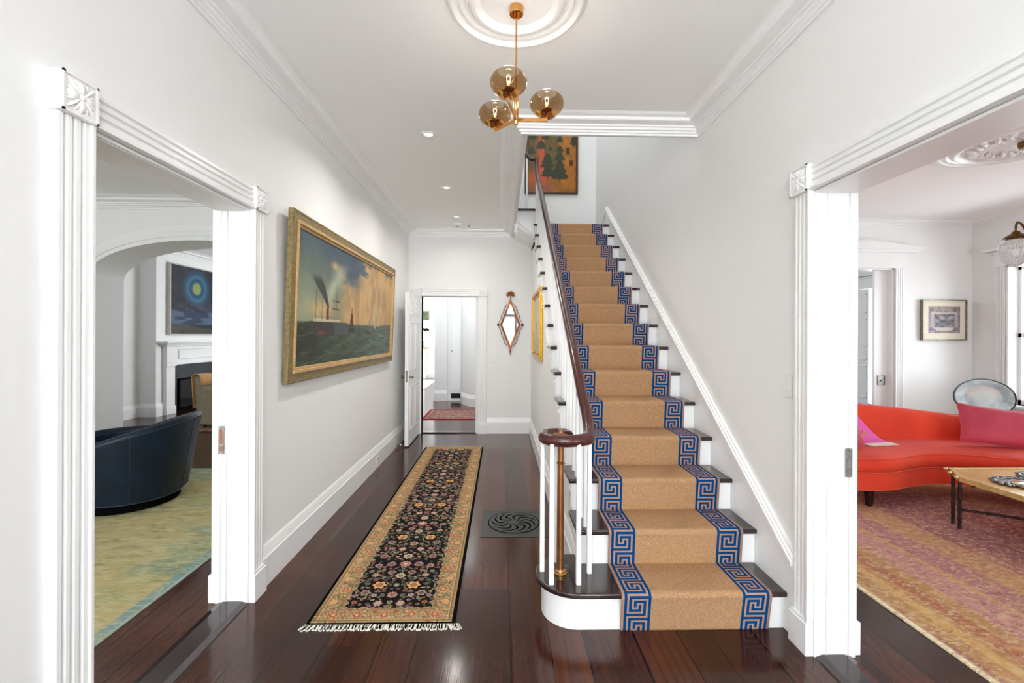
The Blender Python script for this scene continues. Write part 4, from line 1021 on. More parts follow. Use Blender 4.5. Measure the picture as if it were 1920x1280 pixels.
# ------------------------------------------------------------------ floor register
rx0, rx1, ry0, ry1 = -.142, .345, 3.262, 3.758
rgc = ((rx0+rx1)/2, (ry0+ry1)/2)
reg = thing('floor_register', (rgc[0], rgc[1], 0), 'black cast iron floor register with a round swirl grille right of the runner rug', 'floor register')
MB().box(rx0, rx1, ry0, ry1, .0005, .004).build('plate', iron_m, reg, bevel=.001)
MB().lathe([(0, 0), (.196, 0), (.196, .0035), (.190, .0045), (0, .0045)], (rgc[0], rgc[1]+.0, .0035), n=64).build('grille', iron_m, reg)
MB().lathe([(.190, .0), (.197, .0), (.197, .0012), (.190, .0012)], (rgc[0], rgc[1], .0072), n=64, caps=False).build('rim', black_m, reg)
mb = MB()
for k in range(11):
    a0 = 2*PI*k/11; L0 = []; R0 = []
    for i in range(13):
        t_ = i/12; r_ = .035+.138*t_; sw = a0+.55*math.sin(t_*PI*1.1)-.25*t_
        hw = .004+.017*t_**1.5*(1-.35*sstep(.85, 1, t_)) if i < 12 else .006
        hw = float(hw)
        L0.append((rgc[0]+r_*math.cos(sw)-hw*math.sin(sw), rgc[1]+r_*math.sin(sw)+hw*math.cos(sw), .0085)); R0.append((rgc[0]+r_*math.cos(sw)+hw*math.sin(sw), rgc[1]+r_*math.sin(sw)-hw*math.cos(sw), .0085))
    vs = L0+R0; fs = [(i, i+1, 14+i, 13+i) for i in range(12)]
    mb.add(vs, fs)
mb.build('swirl_slot', black_m, reg, smooth=False)['label'] = 'black swirl slots'

# ------------------------------------------------------------------ pictures
# ship painting, leaning slightly forward at the top
sh = thing('ship_painting', (-1.34, 4.22, 1.13), 'large gilt framed seascape painting of a steamship, on the left hall wall', 'painting')
fy0, fy1, fz0, fz1 = 2.862, 5.57, 1.135, 2.240
def fx(z, d): return -1.362+.034*(z-fz0)/(fz1-fz0)+d      # plane that leans
def framebars(mb, y0, y1, z0, z1, w_, d0, d1, fx=fx):
    for (a, b, c_, d) in ((y0, y1, z1-w_, z1), (y0, y1, z0, z0+w_), (y0, y0+w_, z0+w_, z1-w_), (y1-w_, y1, z0+w_, z1-w_)):
        vs = [(fx(z, dd), y, z) for dd in (d0, d1) for y in (a, b) for z in (c_, d)]
        mb.add(vs, [(0, 1, 3, 2), (4, 6, 7, 5), (0, 4, 5, 1), (2, 3, 7, 6), (0, 2, 6, 4), (1, 5, 7, 3)])
mb = MB(); framebars(mb, fy0, fy1, fz0, fz1, .062, 0, .034); framebars(mb, fy0+.004, fy1-.004, fz0+.004, fz1-.004, .01, .034, .037); mb.build('frame', frame_m, sh, bevel=.003)
mb = MB(); framebars(mb, fy0+.060, fy1-.060, fz0+.060, fz1-.060, .022, .006, .044); framebars(mb, fy0+.08, fy1-.08, fz0+.08, fz1-.08, .02, .006, .030); mb.build('fillet', fillet_m, sh, bevel=.004)
e = .097
grid('canvas', (fx(fz1-e, .02), fy0+e, fz1-e), (0, fy1-fy0-2*e, 0), (fx(fz0+e, .02)-fx(fz1-e, .02), 0, -(fz1-fz0-2*e)), ship_art(), oil_m, sh, back=(-.014, 0, 0))
# stairs painting
sp_ = thing('tree_painting', (.74, 6.9, 3.6), 'tall orange painting of dark green trees hanging above the head of the stairs', 'painting')
tx0, tx1, tz0, tz1 = .345, 1.152, 3.598, 4.54
mb = MB()
for (a, b, c_, d) in ((tx0, tx1, tz0, tz0+.022), (tx0, tx1, tz1-.022, tz1), (tx0, tx0+.05, tz0+.022, tz1-.022), (tx1-.028, tx1, tz0+.022, tz1-.022)): mb.box(a, b, 6.875, 6.919, c_, d)
mb.build('frame', brownfr_m, sp_, bevel=.003)
grid('canvas', (tx0+.05, 6.893, tz1-.022), (tx1-tx0-.078, 0, 0), (0, 0, -(tz1-tz0-.044)), tree_art(), oil_m, sp_, back=(0, .02, 0))
# gold framed picture on the under-stair wall
gp = thing('gold_framed_picture', (.42, 5.6, 1.17), 'gold framed pale picture on the wall under the stairs', 'picture')
ga0, ga1, gz0, gz1 = 4.80, 6.05, 1.175, 1.975
mb = MB(); gfx = lambda z, d: .438-d
framebars(mb, ga0, ga1, gz0, gz1, .045, 0, .028, fx=gfx); framebars(mb, ga0+.036, ga1-.036, gz0+.036, gz1-.036, .016, .004, .036, fx=gfx); framebars(mb, ga0+.055, ga1-.055, gz0+.055, gz1-.055, .02, .002, .022, fx=gfx)
mb.build('frame', goldframe_m, gp, bevel=.004)
im = np.zeros((60, 80, 3))+np.array([196, 190, 176.]); Xa, Ya = XY(60, 80); im = lerp(im, (170, 160, 140), sstep(.6, .8, Ya)*.5); im = lerp(im, (60, 54, 48), (np.hypot((Xa-.42)*2.0, (Ya-.52)) < .07)*1.); im = lerp(im, (80, 70, 60), ((abs(Xa-.42) < .015) & (Ya > .5) & (Ya < .68))*1.)
grid('canvas', (.428, ga1-.07, gz1-.07), (0, -(ga1-ga0-.14), 0), (0, 0, -(gz1-gz0-.14)), im, oil_m, gp, back=(.008, 0, 0))
# diamond mirror
dm = thing('diamond_mirror', (.132, 6.7, 1.16), 'diamond shaped wall mirror in a coppery gilt frame with a leafy crest', 'mirror')
mc = (.132, 1.600); hw, hh = .150, .385
mb = MB()
def dia(s_, y): return [(mc[0], y, mc[1]+hh*s_), (mc[0]+hw*s_, y, mc[1]), (mc[0], y, mc[1]-hh*s_), (mc[0]-hw*s_, y, mc[1])]
o_, i_ = dia(1.0, TB-.034), dia(.80, TB-.026); ob_, ib_ = dia(1.0, TB-.004), dia(.80, TB-.004)
vs = o_+i_+ob_+ib_; fs = []
for k in range(4):
    j = (k+1) % 4; fs += [(k, j, 4+j, 4+k), (8+k, 8+j, j, k), (4+k, 4+j, 12+j, 12+k), (8+k, 12+k, 12+j, 8+j)]
mb.add(vs, fs)
mb.lathe([(0, -.095), (.004, -.08), (.010, -.03), (.014, 0), (0, 0)], (mc[0], TB-.018, mc[1]-hh+.02), n=10)
mb.build('frame', copper_m, dm, bevel=.004)
MB().extr(dia(.82, TB-.020), (0, .008, 0)).build('glass', mirror_m, dm, smooth=False)
mb = MB()
for k in range(13):
    a = math.radians(-20+k*220/12); L_ = .034+.008*(k % 2)
    mb.ell((mc[0]+L_*math.cos(a), TB-.022-.006*(k % 3), mc[1]+hh+.055+L_*.9*math.sin(a)), (.028, .007, .010), M=Matrix.Rotation(-a, 3, 'Y'), n=8, m=6)
mb.tube([(mc[0], TB-.02, mc[1]+hh-.02), (mc[0]+.004, TB-.022, mc[1]+hh+.02), (mc[0], TB-.02, mc[1]+hh+.06)], .008, n=8)
mb.build('leafy_crest', mat('gilt_leaf', (186, 104, 40), 0.4, metal=0.4, noise=(50, (140, 70, 28))), dm)
mb = MB(); scr = [(hw+.022, -.005), (hw-.03, .11), (hw-.075, .21)]
for sx in (-1, 1):
    for sz in (-1, 1):
        pts_ = [(mc[0]+sx*(hw+.026-(hw)*t_)+sx*.006*math.sin(t_*22), TB-.014, mc[1]+sz*(.01+hh*.98*t_)) for t_ in [i/24*.80 for i in range(25)]]
        mb.tube(pts_, .0036, n=6)
        for t_ in (.3, .52, .68): mb.ell((mc[0]+sx*(hw+.030-hw*t_), TB-.02, mc[1]+sz*(.01+hh*t_)), (.008, .006, .009))
    mb.lathe([(0, .022), (.008, .02), (.010, .014), (.018, .012), (.021, 0), (0, 0)], (mc[0]+sx*(hw+.028), TB-.004, mc[1]), n=16, axis='y')
mb.build('scroll_ornament', mat('dark_bronze_ornament', (112, 84, 70), 0.4, metal=0.6, noise=(40, (70, 56, 50))), dm)

# ------------------------------------------------------------------ switches, outlet, detector, lights
def plate(name, lab, cat, c, n, w_, h_, rockers, group=None):
    n = Vector(n); t = Vector((-n.y, n.x, 0)); M = Matrix((t, Vector((0, 0, 1)), n)).transposed().to_4x4(); M = Matrix.Translation(Vector(c)) @ M
    T = thing(name, c, lab, cat, group)
    MB().box(-w_/2, w_/2, -h_/2, h_/2, .0005, .006, M=M).build('cover_plate', plastic_m, T, bevel=.002)
    for x in rockers: MB().box(x-.016, x+.016, -.032, .032, .006, .0095, M=M).build('rocker', plastic_m, T, bevel=.0015)
    return T
plate('light_switch', 'white rocker light switch plate on the right wall beside the right opening', 'light switch', (TE, 2.235, 1.205), (-1, 0, 0), .075, .118, [0])
plate('light_switch', 'white double rocker light switch plate under and left of the diamond mirror', 'light switch', (-.116, TB, 1.11), (0, -1, 0), .115, .115, [-.023, .023])
T = thing('wall_outlet', (-1.344, 5.0, .08), 'small white outlet set in the left baseboard', 'outlet')
MB().box(-1.344, -1.339, 4.965, 5.035, .045, .12).build('cover_plate', plastic_m, T, bevel=.001)
MB().box(-1.339, -1.337, 4.985, 4.993, .09, .105).box(-1.339, -1.337, 5.005, 5.013, .09, .105).build('socket_slot', black_m, T)
T = thing('door_stop', (-1.344, 5.86, .03), 'small white spring door stop on the left baseboard by the open door', 'door stop')
MB().tube([(-1.344, 5.86, .04), (-1.29, 5.86, .04)], .006, n=8).build('stem', steel_m, T); MB().tube([(-1.292, 5.86, .04), (-1.276, 5.86, .04)], .011, n=10).build('tip', plastic_m, T)
T = thing('smoke_detector', (-.625, 6.35, 2.955), 'round white smoke detector on the hall ceiling near the far wall', 'smoke detector')
MB().lathe([(0, -.045), (.035, -.045), (.055, -.032), (.06, -.015), (.062, 0), (0, 0)], (-.615, 6.35, CZ-.0005), n=28).build('housing', plastic_m, T); MB().lathe([(.0, -.002), (.012, -.002), (.012, 0), (0, 0)], (-.612, 6.325, CZ-.0455), n=12).build('test_button', black_m, T)
T = thing('fire_sprinkler', (-.47, 6.38, 2.96), 'small white sprinkler head on the hall ceiling beside the smoke detector', 'sprinkler')
MB().lathe([(0, -.012), (.025, -.010), (.03, 0), (0, 0)], (-.462, 6.38, CZ-.0005), n=20).build('escutcheon', plastic_m, T); MB().lathe([(0, -.034), (.018, -.034), (.018, -.031), (.006, -.029), (.007, -.012), (0, -.012)], (-.462, 6.38, CZ), n=14).build('deflector', steel_m, T)
rl = thing('recessed_light', (-.571, 3.528, CZ-.01), 'nearest recessed ceiling downlight in the hall, left of the globe chandelier', 'ceiling light', 'recessed downlights in the hall ceiling')
MB().lathe([(.036, 0), (.040, -.006), (.054, -.006), (.060, 0)], (-.571, 3.528, CZ-.0005), n=32, caps=False).build('trim_ring', plastic_m, rl)
MB().lathe([(0, -.0035), (.025, -.003), (.037, -.001), (.037, 0), (0, 0)], (-.571, 3.528, CZ-.0005), n=24).build('lens', downm, rl)
for dx_, dy_ in ((0, 0), (-.013, 1.27), (-.024, 2.455), (0, -3.6)):  # last lamp has no fitting, added unseen near the camera
    l = bpy.data.lights.new('downlight_lamp', 'AREA'); l.shape = 'DISK'; l.size = .07; l.energy = 9 if 0 <= dy_ < 2 else 4; l.color = (1, .97, .93); l.spread = math.radians(150)
    lo = bpy.data.objects.new('downlight_lamp', l); COL.objects.link(lo); lo.location = (-.571+dx_, 3.528+dy_, CZ-.012)
dup(rl, (-.013, 1.27, 0), 'middle one of the three recessed ceiling downlights in the hall')
dup(rl, (-.024, 2.455, 0), 'farthest recessed ceiling downlight, closest to the smoke detector')

# ceiling medallion (hall)
mx_, my_ = .063, 2.10
pr = [(0, -.014), (.070, -.014), (.088, -.012), (.090, -.007), (.20, -.008), (.212, -.020), (.228, -.034), (.245, -.034), (.262, -.024), (.268, -.010), (.272, -.014), (.278, -.014), (.284, -.008), (.296, -.008), (.304, -.018), (.314, -.020), (.322, -.014), (.330, -.008), (.338, -.010), (.346, -.026), (.358, -.032), (.372, -.026), (.380, -.008), (.384, 0), (0, 0)]
k_ = .322/.384
struct(MB().lathe([(r_*k_, h) for r_, h in pr], (mx_, my_, CZ-.0005), n=96), 'trim_ceiling_medallion', trim_m, 'round moulded plaster medallion on the hall ceiling above the globe chandelier', 'ceiling medallion', ang=40)

# ------------------------------------------------------------------ chandelier
cx0, cy0 = .064, 2.13
cx0, cy0 = .064, 2.13
ch = thing('globe_chandelier', (cx0, cy0, 2.43), 'brass chandelier with three smoked glass globes hanging in the hall', 'chandelier')
MB().lathe([(0, 0), (.032, 0), (.033, -.003), (.033, -.033), (.031, -.036), (.029, -.036), (.029, -.020), (0, -.020)], (cx0, cy0, CZ-.0150), n=32).build('canopy', brass_m, ch)
MB().tube([(cx0, cy0, 2.965), (cx0, cy0, 2.55)], .0042, n=12).build('rod', brass_m, ch)
MB().lathe([(0, 2.436), (.0105, 2.436), (.0115, 2.438), (.0115, 2.58), (.010, 2.583), (0, 2.583)], (cx0, cy0, 0), n=20).build('stem', brass_m, ch)
R_g = .080
for gx, gy in ((.026, 1.955), (-.036, 2.24), (.208, 2.13)):
    dx, dy = gx-cx0, gy-cy0; L_ = math.hypot(dx, dy); ux, uy = dx/L_, dy/L_
    az = 2.457
    mb = MB(); px, py = -uy*.0045, ux*.0045
    mb.extr([(cx0+px, cy0+py, az-.007), (cx0-px, cy0-py, az-.007), (cx0-px, cy0-py, az+.007), (cx0+px, cy0+py, az+.007)], (dx, dy, 0))
    mb.tube([(gx, gy, az-.006), (gx, gy, 2.475)], .005, n=10)
    mb.build('arm', brass_m, ch, bevel=.001)
    gz = 2.535
    g = []
    for i in range(25):
        t = PI*(.10+ (1-.10-.19)*i/24)      # from near bottom to opening at the top
        g.append((R_g*math.sin(t), -.71*R_g*math.cos(t)))
    inner = [(r_-.0022, h) for r_, h in g][::-1]
    gl = MB().lathe(g, (gx, gy, gz), n=40, caps=False).build('glass_globe', smoke_glass, ch, ang=80)
    sk_ = MB().lathe([(0, 2.470), (.020, 2.470), (.044, 2.480), (.052, 2.489), (.050, 2.490), (.040, 2.484), (.018, 2.476), (.014, 2.478), (0, 2.478)], (gx, gy, 0), n=28).build('cup', brass_m, ch)
    MB().lathe([(0, 2.478), (.014, 2.478), (.0145, 2.515), (.0125, 2.518), (0, 2.518)], (gx, gy, 0), n=18).build('socket', oldbrass_m, sk_)
    MB().lathe([(.010, 2.518), (.012, 2.528), (.024, 2.550), (.025, 2.566), (.018, 2.583), (.008, 2.590), (0, 2.592)], (gx, gy, 0), n=20).build('bulb', clear_glass, sk_, ang=80)
    MB().tube([(gx-.005, gy, 2.53), (gx-.008, gy, 2.558), (gx, gy, 2.565), (gx+.008, gy, 2.558), (gx+.005, gy, 2.53)], .0016, n=6).build('filament', bulbm, sk_)
    l = bpy.data.lights.new('chandelier_bulb_light', 'POINT'); l.energy = 1.0; l.color = (1, .92, .82); l.shadow_soft_size = .02
    lo = bpy.data.objects.new('chandelier_bulb_light', l); COL.objects.link(lo); lo.location = (gx, gy, 2.60)

# ------------------------------------------------------------------ back door leaf and cupboard
D = MB()
x0, x1, ya, yb = -1.238, -1.190, 5.872, 6.716
D.box(x0, x1, ya, yb, .015, 2.005)
dl = D.build('door_1', trim_m, bevel=.002); tag(dl, 'open white six panel door against the left wall at the far end', 'door', kind='structure')
for (a, b) in ((ya+.09, (ya+yb)/2-.04), ((ya+yb)/2+.04, yb-.09)):
    for (c_, d) in ((.20, .78), (.98, 1.62), (1.72, 1.89)):
        mb = MB()
        for (q0, q1, r0, r1) in ((a, b, c_, c_+.014), (a, b, d-.014, d), (a, a+.014, c_+.014, d-.014), (b-.014, b, c_+.014, d-.014)): mb.box(x1-.002, x1+.006, q0, q1, r0, r1)
        mb.box(x1-.002, x1+.004, a+.04, b-.04, c_+.04, d-.04)
        mb.build('door_panel', trim_m, dl, bevel=.003)
kn = MB()
for sx, xx in ((1, x1), (-1, x0)):
    kn.lathe([(0, 0), (.024, 0), (.024, .004), (.009, .006), (.008, .03), (.018, .036), (.022, .046), (.018, .056), (0, .06)], (xx, ya+.055, .90), n=18, axis='x', M=Matrix.Scale(sx, 3, Vector((1, 0, 0))))
kn.build('door_knob', steel_m, dl)
MB().box(x0+.012, x1-.012, ya-.002, ya+.001, .84, .99).build('latch_plate', steel_m, dl)
D = MB().box(-1.10, -.885, 10.035, 10.062, .22, 2.30); d2 = D.build('door_2', trim_m, bevel=.002); tag(d2, 'narrow flat white cupboard door beyond the back doorway', 'door', kind='structure')
MB().lathe([(0, 0), (.012, 0), (.006, .008), (.014, .018), (0, .024)], (-1.085, 10.035, 1.10), n=12, axis='y').build('door_knob', steel_m, d2)
m = MB(); m.box(-1.135, -1.103, 10.045, 10.062, .0, 2.35); m.box(-1.135, -.855, 10.045, 10.062, 2.303, 2.35); m.box(-.882, -.855, 10.045, 10.062, .0, 2.303); m.box(-1.17, -.85, 10.03, 10.062, 0, .04); m.box(-1.135, -.855, 10.04, 10.062, .165, .217)
struct(m, 'trim_cupboard', trim_m, 'thin frame round the narrow cupboard', 'trim', bevel=.001)
T = thing('wall_vent', (-.99, 10.04, .05), 'black air vent low on the wall below the narrow cupboard door', 'vent')
MB().box(-1.10, -.885, 10.046, 10.061, .055, .155).build('grille_plate', black_m, T)
mb = MB()
for k in range(7): mb.box(-1.09, -.895, 10.040, 10.047, .062+k*.013, .067+k*.013)
mb.build('louvre', iron_m, T)

# far bright room: mantel, framed print, shelf things
T = thing('far_mantel', (-2.62, 15.15, 0), 'white fireplace mantel with a wooden shelf in the bright far room', 'mantel')
MB().box(-3.9, -2.52, 15.08, 15.28, 0, 1.0).box(-3.95, -2.47, 15.04, 15.29, 0, .12).box(-3.95, -2.48, 15.05, 15.29, .86, .98).build('surround', trim_m, T, bevel=.01)
MB().box(-4.0, -2.42, 14.98, 15.295, 1.0, 1.05).build('shelf', mat('pine_shelf', (206, 160, 128), .5, noise=(8, (190, 142, 110))), T, bevel=.008)
T = thing('green_leaf_print', (-2.6, 15.28, 1.95), 'small dark green leaf print above the far mantel', 'picture')
MB().box(-2.78, -2.42, 15.27, 15.299, 1.93, 2.24).build('frame', silverfr_m, T); MB().box(-2.755, -2.445, 15.264, 15.271, 1.955, 2.215).build('print', greenart_m, T)
T = thing('wall_ornament', (-2.55, 15.2, 1.58), 'small black ornament on the wall between the leaf print and far mantel', 'ornament')
mb = MB()
for k in range(6): mb.ell((-2.62+k*.035, 15.28, 1.62+.03*math.sin(k*2.3)), (.026, .015, .04))
mb.build('figure', black_m, T)
for k, (x, h, lab) in enumerate(((-2.66, .13, 'short dark candlestick on the far mantel'), (-2.56, .19, 'tall dark bottle on the far mantel shelf'))):
    T = thing('candlestick' if k == 0 else 'bottle', (x, 15.12, 1.05), lab, 'candlestick' if k == 0 else 'bottle')
    MB().lathe([(0, 0), (.025, 0), (.024, .02), (.012, .04), (.012, h*.7), (.02, h*.8), (.018, h), (0, h)], (x, 15.12, 1.05), n=14).build('body', dark_m, T)
T = thing('far_wall_picture', (-1.47, 13.5, 1.6), 'grey picture seen edge on at the far room wall', 'picture')
MB().box(-1.50, -1.462, 11.9, 13.2, 1.55, 2.35).build('frame', silverfr_m, T)

# ------------------------------------------------------------------ strike plates on the jambs
def strike(name, lab, x0, x1, y, n, z0, z1, inner):
    T = thing(name, ((x0+x1)/2, y, z0), lab, 'strike plate')
    ys = sorted((y, y+n*.0025)); MB().box(x0, x1, ys[0], ys[1], z0, z1).build('plate', steel_m, T, bevel=.0006)
    ys = sorted((y+n*.0026, y+n*.0032)); xm = (x0+x1)/2; 
    MB().box(xm-.006, xm+.006, ys[0], ys[1], z0+.055, z1-.018).box(xm-.006, xm+.006, ys[0], ys[1], z0+.018, z0+.042).build('bolt_hole', inner, T)
    for z in (z0+.009, z1-.009): MB().lathe([(0, .001), (.003, .001), (.003, 0), (0, 0)], (xm, y+n*.0025, z), n=10, axis='y').build('screw', brass_m, T)
    return T
woodhole = mat('raw_wood', (176, 104, 62), .7, noise=(30, (150, 84, 48)))
strike('strike_plate', 'dark steel strike plate with raw wood holes on the left opening jamb', -1.515, -1.485, OL1-.010, -1, .805, .955, woodhole)
strike('strike_plate', 'grey steel strike plate on the right opening jamb', 1.558, 1.588, OR1-.010, -1, .815, .945, steel_m)

# ------------------------------------------------------------------ left room: swivel chair
def swivel_chair():
    c = Vector((-3.20, 4.0, 0)); T = thing('swivel_chair', c, 'navy blue leather swivel tub chair on the pale green rug', 'chair')
    face = math.radians(190)          # direction the seat opens
    N = 72; half = math.radians(158)
    def R(z): return .395+.125*(z/.75)
    def ztop(a):                      # a = 0 at the back
        return max(.575, .750-.150*(1-math.cos(a)))
    rings = []
    for i in range(N+1):
        a = -half+2*half*i/N; zt = ztop(a); th = face+PI+a; d = Vector((math.cos(th), math.sin(th), 0)); sq = 1+.03*math.cos(4*(a+PI/4))
        ring = []
        for k in range(9): z = .09+(zt-.035-.09)*k/8; ring.append(c+d*(R(z)*sq)+Vector((0, 0, z)))
        rt = R(zt)*sq
        for k in range(1, 7): t = PI*k/7; ring.append(c+d*(rt-.038+.038*math.cos(t))+Vector((0, 0, zt-.032+.034*math.sin(t))))
        for k in range(6): z = zt-.04-(zt-.04-.33)*k/5; ring.append(c+d*(rt-.078-.03*(k/5))+Vector((0, 0, z)))
        rings.append(ring)
    n = len(rings[0]); mb = MB(); mb.add([p for r in rings for p in r], [(i*n+j, (i+1)*n+j, (i+1)*n+j+1, i*n+j+1) for i in range(N) for j in range(n-1)]+[tuple(range(n)), tuple(range(N*n, (N+1)*n))])
    mb.build('shell', leather_m, T, ang=50)
    mb = MB()
    for side, k in (('o', 8), ('i', 15)):
        mb.tube([tuple(r[k]) for r in rings], .005, n=6)
    mb.tube([tuple(r[0]+Vector((0, 0, .004))) for r in rings], .005, n=6)
    mb.build('piping', piping_m, T)
    for i in (22, 36, 52): MB().tube([tuple(rings[i][k]+(rings[i][k]-c).normalized()*0.0008) for k in range(9)], .0028, n=6).build('seam', piping_m, T)
    mb = MB(); pr = []
    for k in range(9): t = PI/2*k/8; pr.append((.33+.035*math.sin(t), .30+.0+.13*0+ .02*k))
    mb.lathe([(0, .30), (.36, .30), (.375, .33), (.375, .41), (.36, .44), (.30, .455), (0, .46)], (c.x, c.y, 0), n=40); mb.build('seat_cushion', leather_m, T, ang=60)
    MB().lathe([(0, .09), (.385, .09), (.385, .30), (0, .30)], (c.x, c.y, 0), n=40).build('seat_base', leather_m, T)
    MB().lathe([(0, .012), (.355, .012), (.36, .02), (.36, .085), (0, .09)], (c.x, c.y, 0), n=48).build('swivel_base', black_m, T)
    return T
swivel_chair()

# fireplace beyond the arch
T = thing('fireplace', (-6.0, 9.1, 0), 'white wooden fireplace with slate surround seen through the arch', 'fireplace')
fx0 = -6.0
struct(MB().box(-6.3, fx0, 8.05, 10.1, 0, CZ+.03), 'wall_chimney_breast', wall_m, 'white chimney breast behind the fireplace', 'wall', smooth=False)
mb = MB()
for (a, b) in ((8.2, 8.42), (9.62, 9.84)):
    mb.box(fx0, fx0+.07, a, b, 0, .92); mb.box(fx0, fx0+.085, a-.01, b+.01, 0, .14); mb.box(fx0, fx0+.09, a-.012, b+.012, .86, .93)
    mb.box(fx0, fx0+.08, a, b, .93, 1.22)
mb.box(fx0, fx0+.065, 8.42, 9.62, .90, 1.22); mb.box(fx0, fx0+.08, 8.42, 9.62, .88, .93); mb.box(fx0, fx0+.085, 8.5, 9.54, .985, 1.0); mb.box(fx0, fx0+.085, 8.5, 9.54, 1.155, 1.17)
mb.box(fx0, fx0+.085, 8.5, 8.515, 1.0, 1.155); mb.box(fx0, fx0+.085, 9.525, 9.54, 1.0, 1.155)
mb.build('surround', trim_m, T, bevel=.006)
mb = MB(); mb.box(fx0, fx0+.10, 8.16, 9.88, 1.22, 1.25); mb.box(fx0, fx0+.14, 8.12, 9.92, 1.25, 1.28); mb.box(fx0, fx0+.20, 8.05, 9.99, 1.28, 1.315); mb.build('mantel_shelf', trim_m, T, bevel=.005)
MB().box(fx0, fx0+.03, 8.42, 9.62, .62, .88).box(fx0, fx0+.03, 8.42, 8.52, 0, .62).box(fx0, fx0+.03, 9.52, 9.62, 0, .62).build('slate_surround', slate_m, T)
MB().box(fx0+.002, fx0+.012, 8.52, 9.52, .0, .62).build('firebox', black_m, T)
for (a, b) in ((8.55, 8.99), (9.03, 9.48)):
    mb = MB()
    mb.box(fx0+.03, fx0+.055, a, a+.03, .05, .62); mb.box(fx0+.03, fx0+.055, b-.03, b, .05, .62); mb.box(fx0+.03, fx0+.055, a+.03, b-.03, .05, .08); mb.box(fx0+.03, fx0+.055, a+.03, b-.03, .59, .62)
    dd = mb.build('glass_door', black_m, T)
    MB().box(fx0+.035, fx0+.045, a+.03, b-.03, .08, .59).build('pane', glassdk_m, dd)
# moon painting
T = thing('moon_painting', (-5.96, 9.0, 1.43), 'dark blue painting of a glowing moon hanging over the white fireplace', 'painting')
MB().box(-5.998, -5.93, 8.29, 9.70, 1.425, 2.73).build('frame', mat('pale_silver_frame', (196, 192, 184), .4, noise=(20, (184, 180, 172))), T, bevel=.002)
grid('canvas', (-5.9285, 9.68, 2.71), (0, -1.37, 0), (0, 0, -1.265), moon_art()[:, ::-1], oil_m, T, back=(-.004, 0, 0))
# armchair + throw
def soft_box(mb, x0, x1, y0, y1, z0, z1, r=.05, M=None, seg=5):
    """rounded cuboid as super-ellipsoid mapped grid"""
    cx, cy, cz = (x0+x1)/2, (y0+y1)/2, (z0+z1)/2; hx, hy, hz = (x1-x0)/2, (y1-y0)/2, (z1-z0)/2
    n, m_ = 28, 16; vs = []; fs = []
    ex = .35
    def sg(v, e_): return math.copysign(abs(v)**e_, v)
    for j in range(m_+1):
        t = -PI/2+PI*j/m_
        for i in range(n):
            a = 2*PI*i/n
            p = Vector((hx*sg(math.cos(t), ex)*sg(math.cos(a), ex), hy*sg(math.cos(t), ex)*sg(math.sin(a), ex), hz*sg(math.sin(t), ex)))
            p = Vector((cx, cy, cz))+p
            if M is not None: p = M @ p
            vs.append(tuple(p))
    for j in range(m_):
        for i in range(n): fs.append((j*n+i, j*n+(i+1) % n, (j+1)*n+(i+1) % n, (j+1)*n+i))
    return mb.add(vs, fs)
ac = Vector((-4.20, 7.35, 0))
Ma = Matrix.Translation(ac) @ Matrix.Rotation(math.radians(-14), 4, 'Z')
T = thing('taupe_armchair', ac, 'taupe upholstered armchair with a camel throw, in front of the fireplace', 'armchair')
mb = MB(); mb.add([tuple(Ma @ Vector(p)) for p in [(-.38, -.36, .05), (-.38, .36, .05), (-.30, .36, .05), (-.30, -.36, .05), (-.49, -.34, .80), (-.49, .34, .80), (-.34, .34, .80), (-.34, -.34, .80)]], [(0, 3, 2, 1), (4, 5, 6, 7), (0, 1, 5, 4), (1, 2, 6, 5), (2, 3, 7, 6), (3, 0, 4, 7)])
mb.build('backrest', armch_m, T, bevel=.045, segs=4)
mb = MB(); mb.box(-.32, .38, -.24, .24, .05, .42, M=Ma); mb.build('seat', armch_m, T, bevel=.04, segs=4)
for s in (-1, 1):
    mb = MB(); a, b = sorted((s*.24, s*.37))
    vs = [(-.40, a, .05), (-.40, b, .05), (.40, b, .05), (.40, a, .05), (-.44, a, .66), (-.44, b, .66), (.38, b, .50), (.38, a, .50)]
    mb.add([tuple(Ma @ Vector(p)) for p in vs], [(0, 3, 2, 1), (4, 5, 6, 7), (0, 1, 5, 4), (1, 2, 6, 5), (2, 3, 7, 6), (3, 0, 4, 7)]); mb.build('arm', armch_m, T, bevel=.035, segs=4)
for sx, sy in ((-.3, -.3), (-.3, .3), (.32, -.3), (.32, .3)):
    p = Ma @ Vector((sx, sy, 0)); MB().lathe([(0, .011), (.02, .011), (.025, .06), (0, .06)], (p.x, p.y, 0), n=10).build('leg', dark_m, T)
T = thing('camel_throw', Ma @ Vector((-.5, -.2, .4)), 'camel wool throw hanging over the back of the taupe armchair', 'throw')
def ribbon(mb, prof, wdir, n=10, wav=.006):
    W_ = Vector(wdir); P = [Vector(p) for p in prof]; k = len(P); vs = []; fs = []
    for i in range(n+1):
        for j, p in enumerate(P): vs.append(tuple(p+W_*(i/n)+Vector((wav*math.sin(i*1.9+j*.6), wav*math.cos(i*2.3+j*.4), 0))))
    for i in range(n):
        for j in range(k-1): fs.append((i*k+j, (i+1)*k+j, (i+1)*k+j+1, i*k+j+1))
    return mb.add(vs, fs)
mb = MB(); prof = [Ma @ Vector(p) for p in [(-.475, -.36, .36), (-.495, -.36, .55), (-.508, -.36, .74), (-.510, -.36, .80), (-.46, -.36, .828), (-.38, -.36, .832), (-.325, -.36, .80), (-.300, -.36, .66)]]
ribbon(mb, prof, Ma.to_3x3() @ Vector((0, .22, 0))); o = mb.build('cloth', throw_m, T, ang=80); s_ = o.modifiers.new('t', 'SOLIDIFY'); s_.thickness = .012
mb = MB()
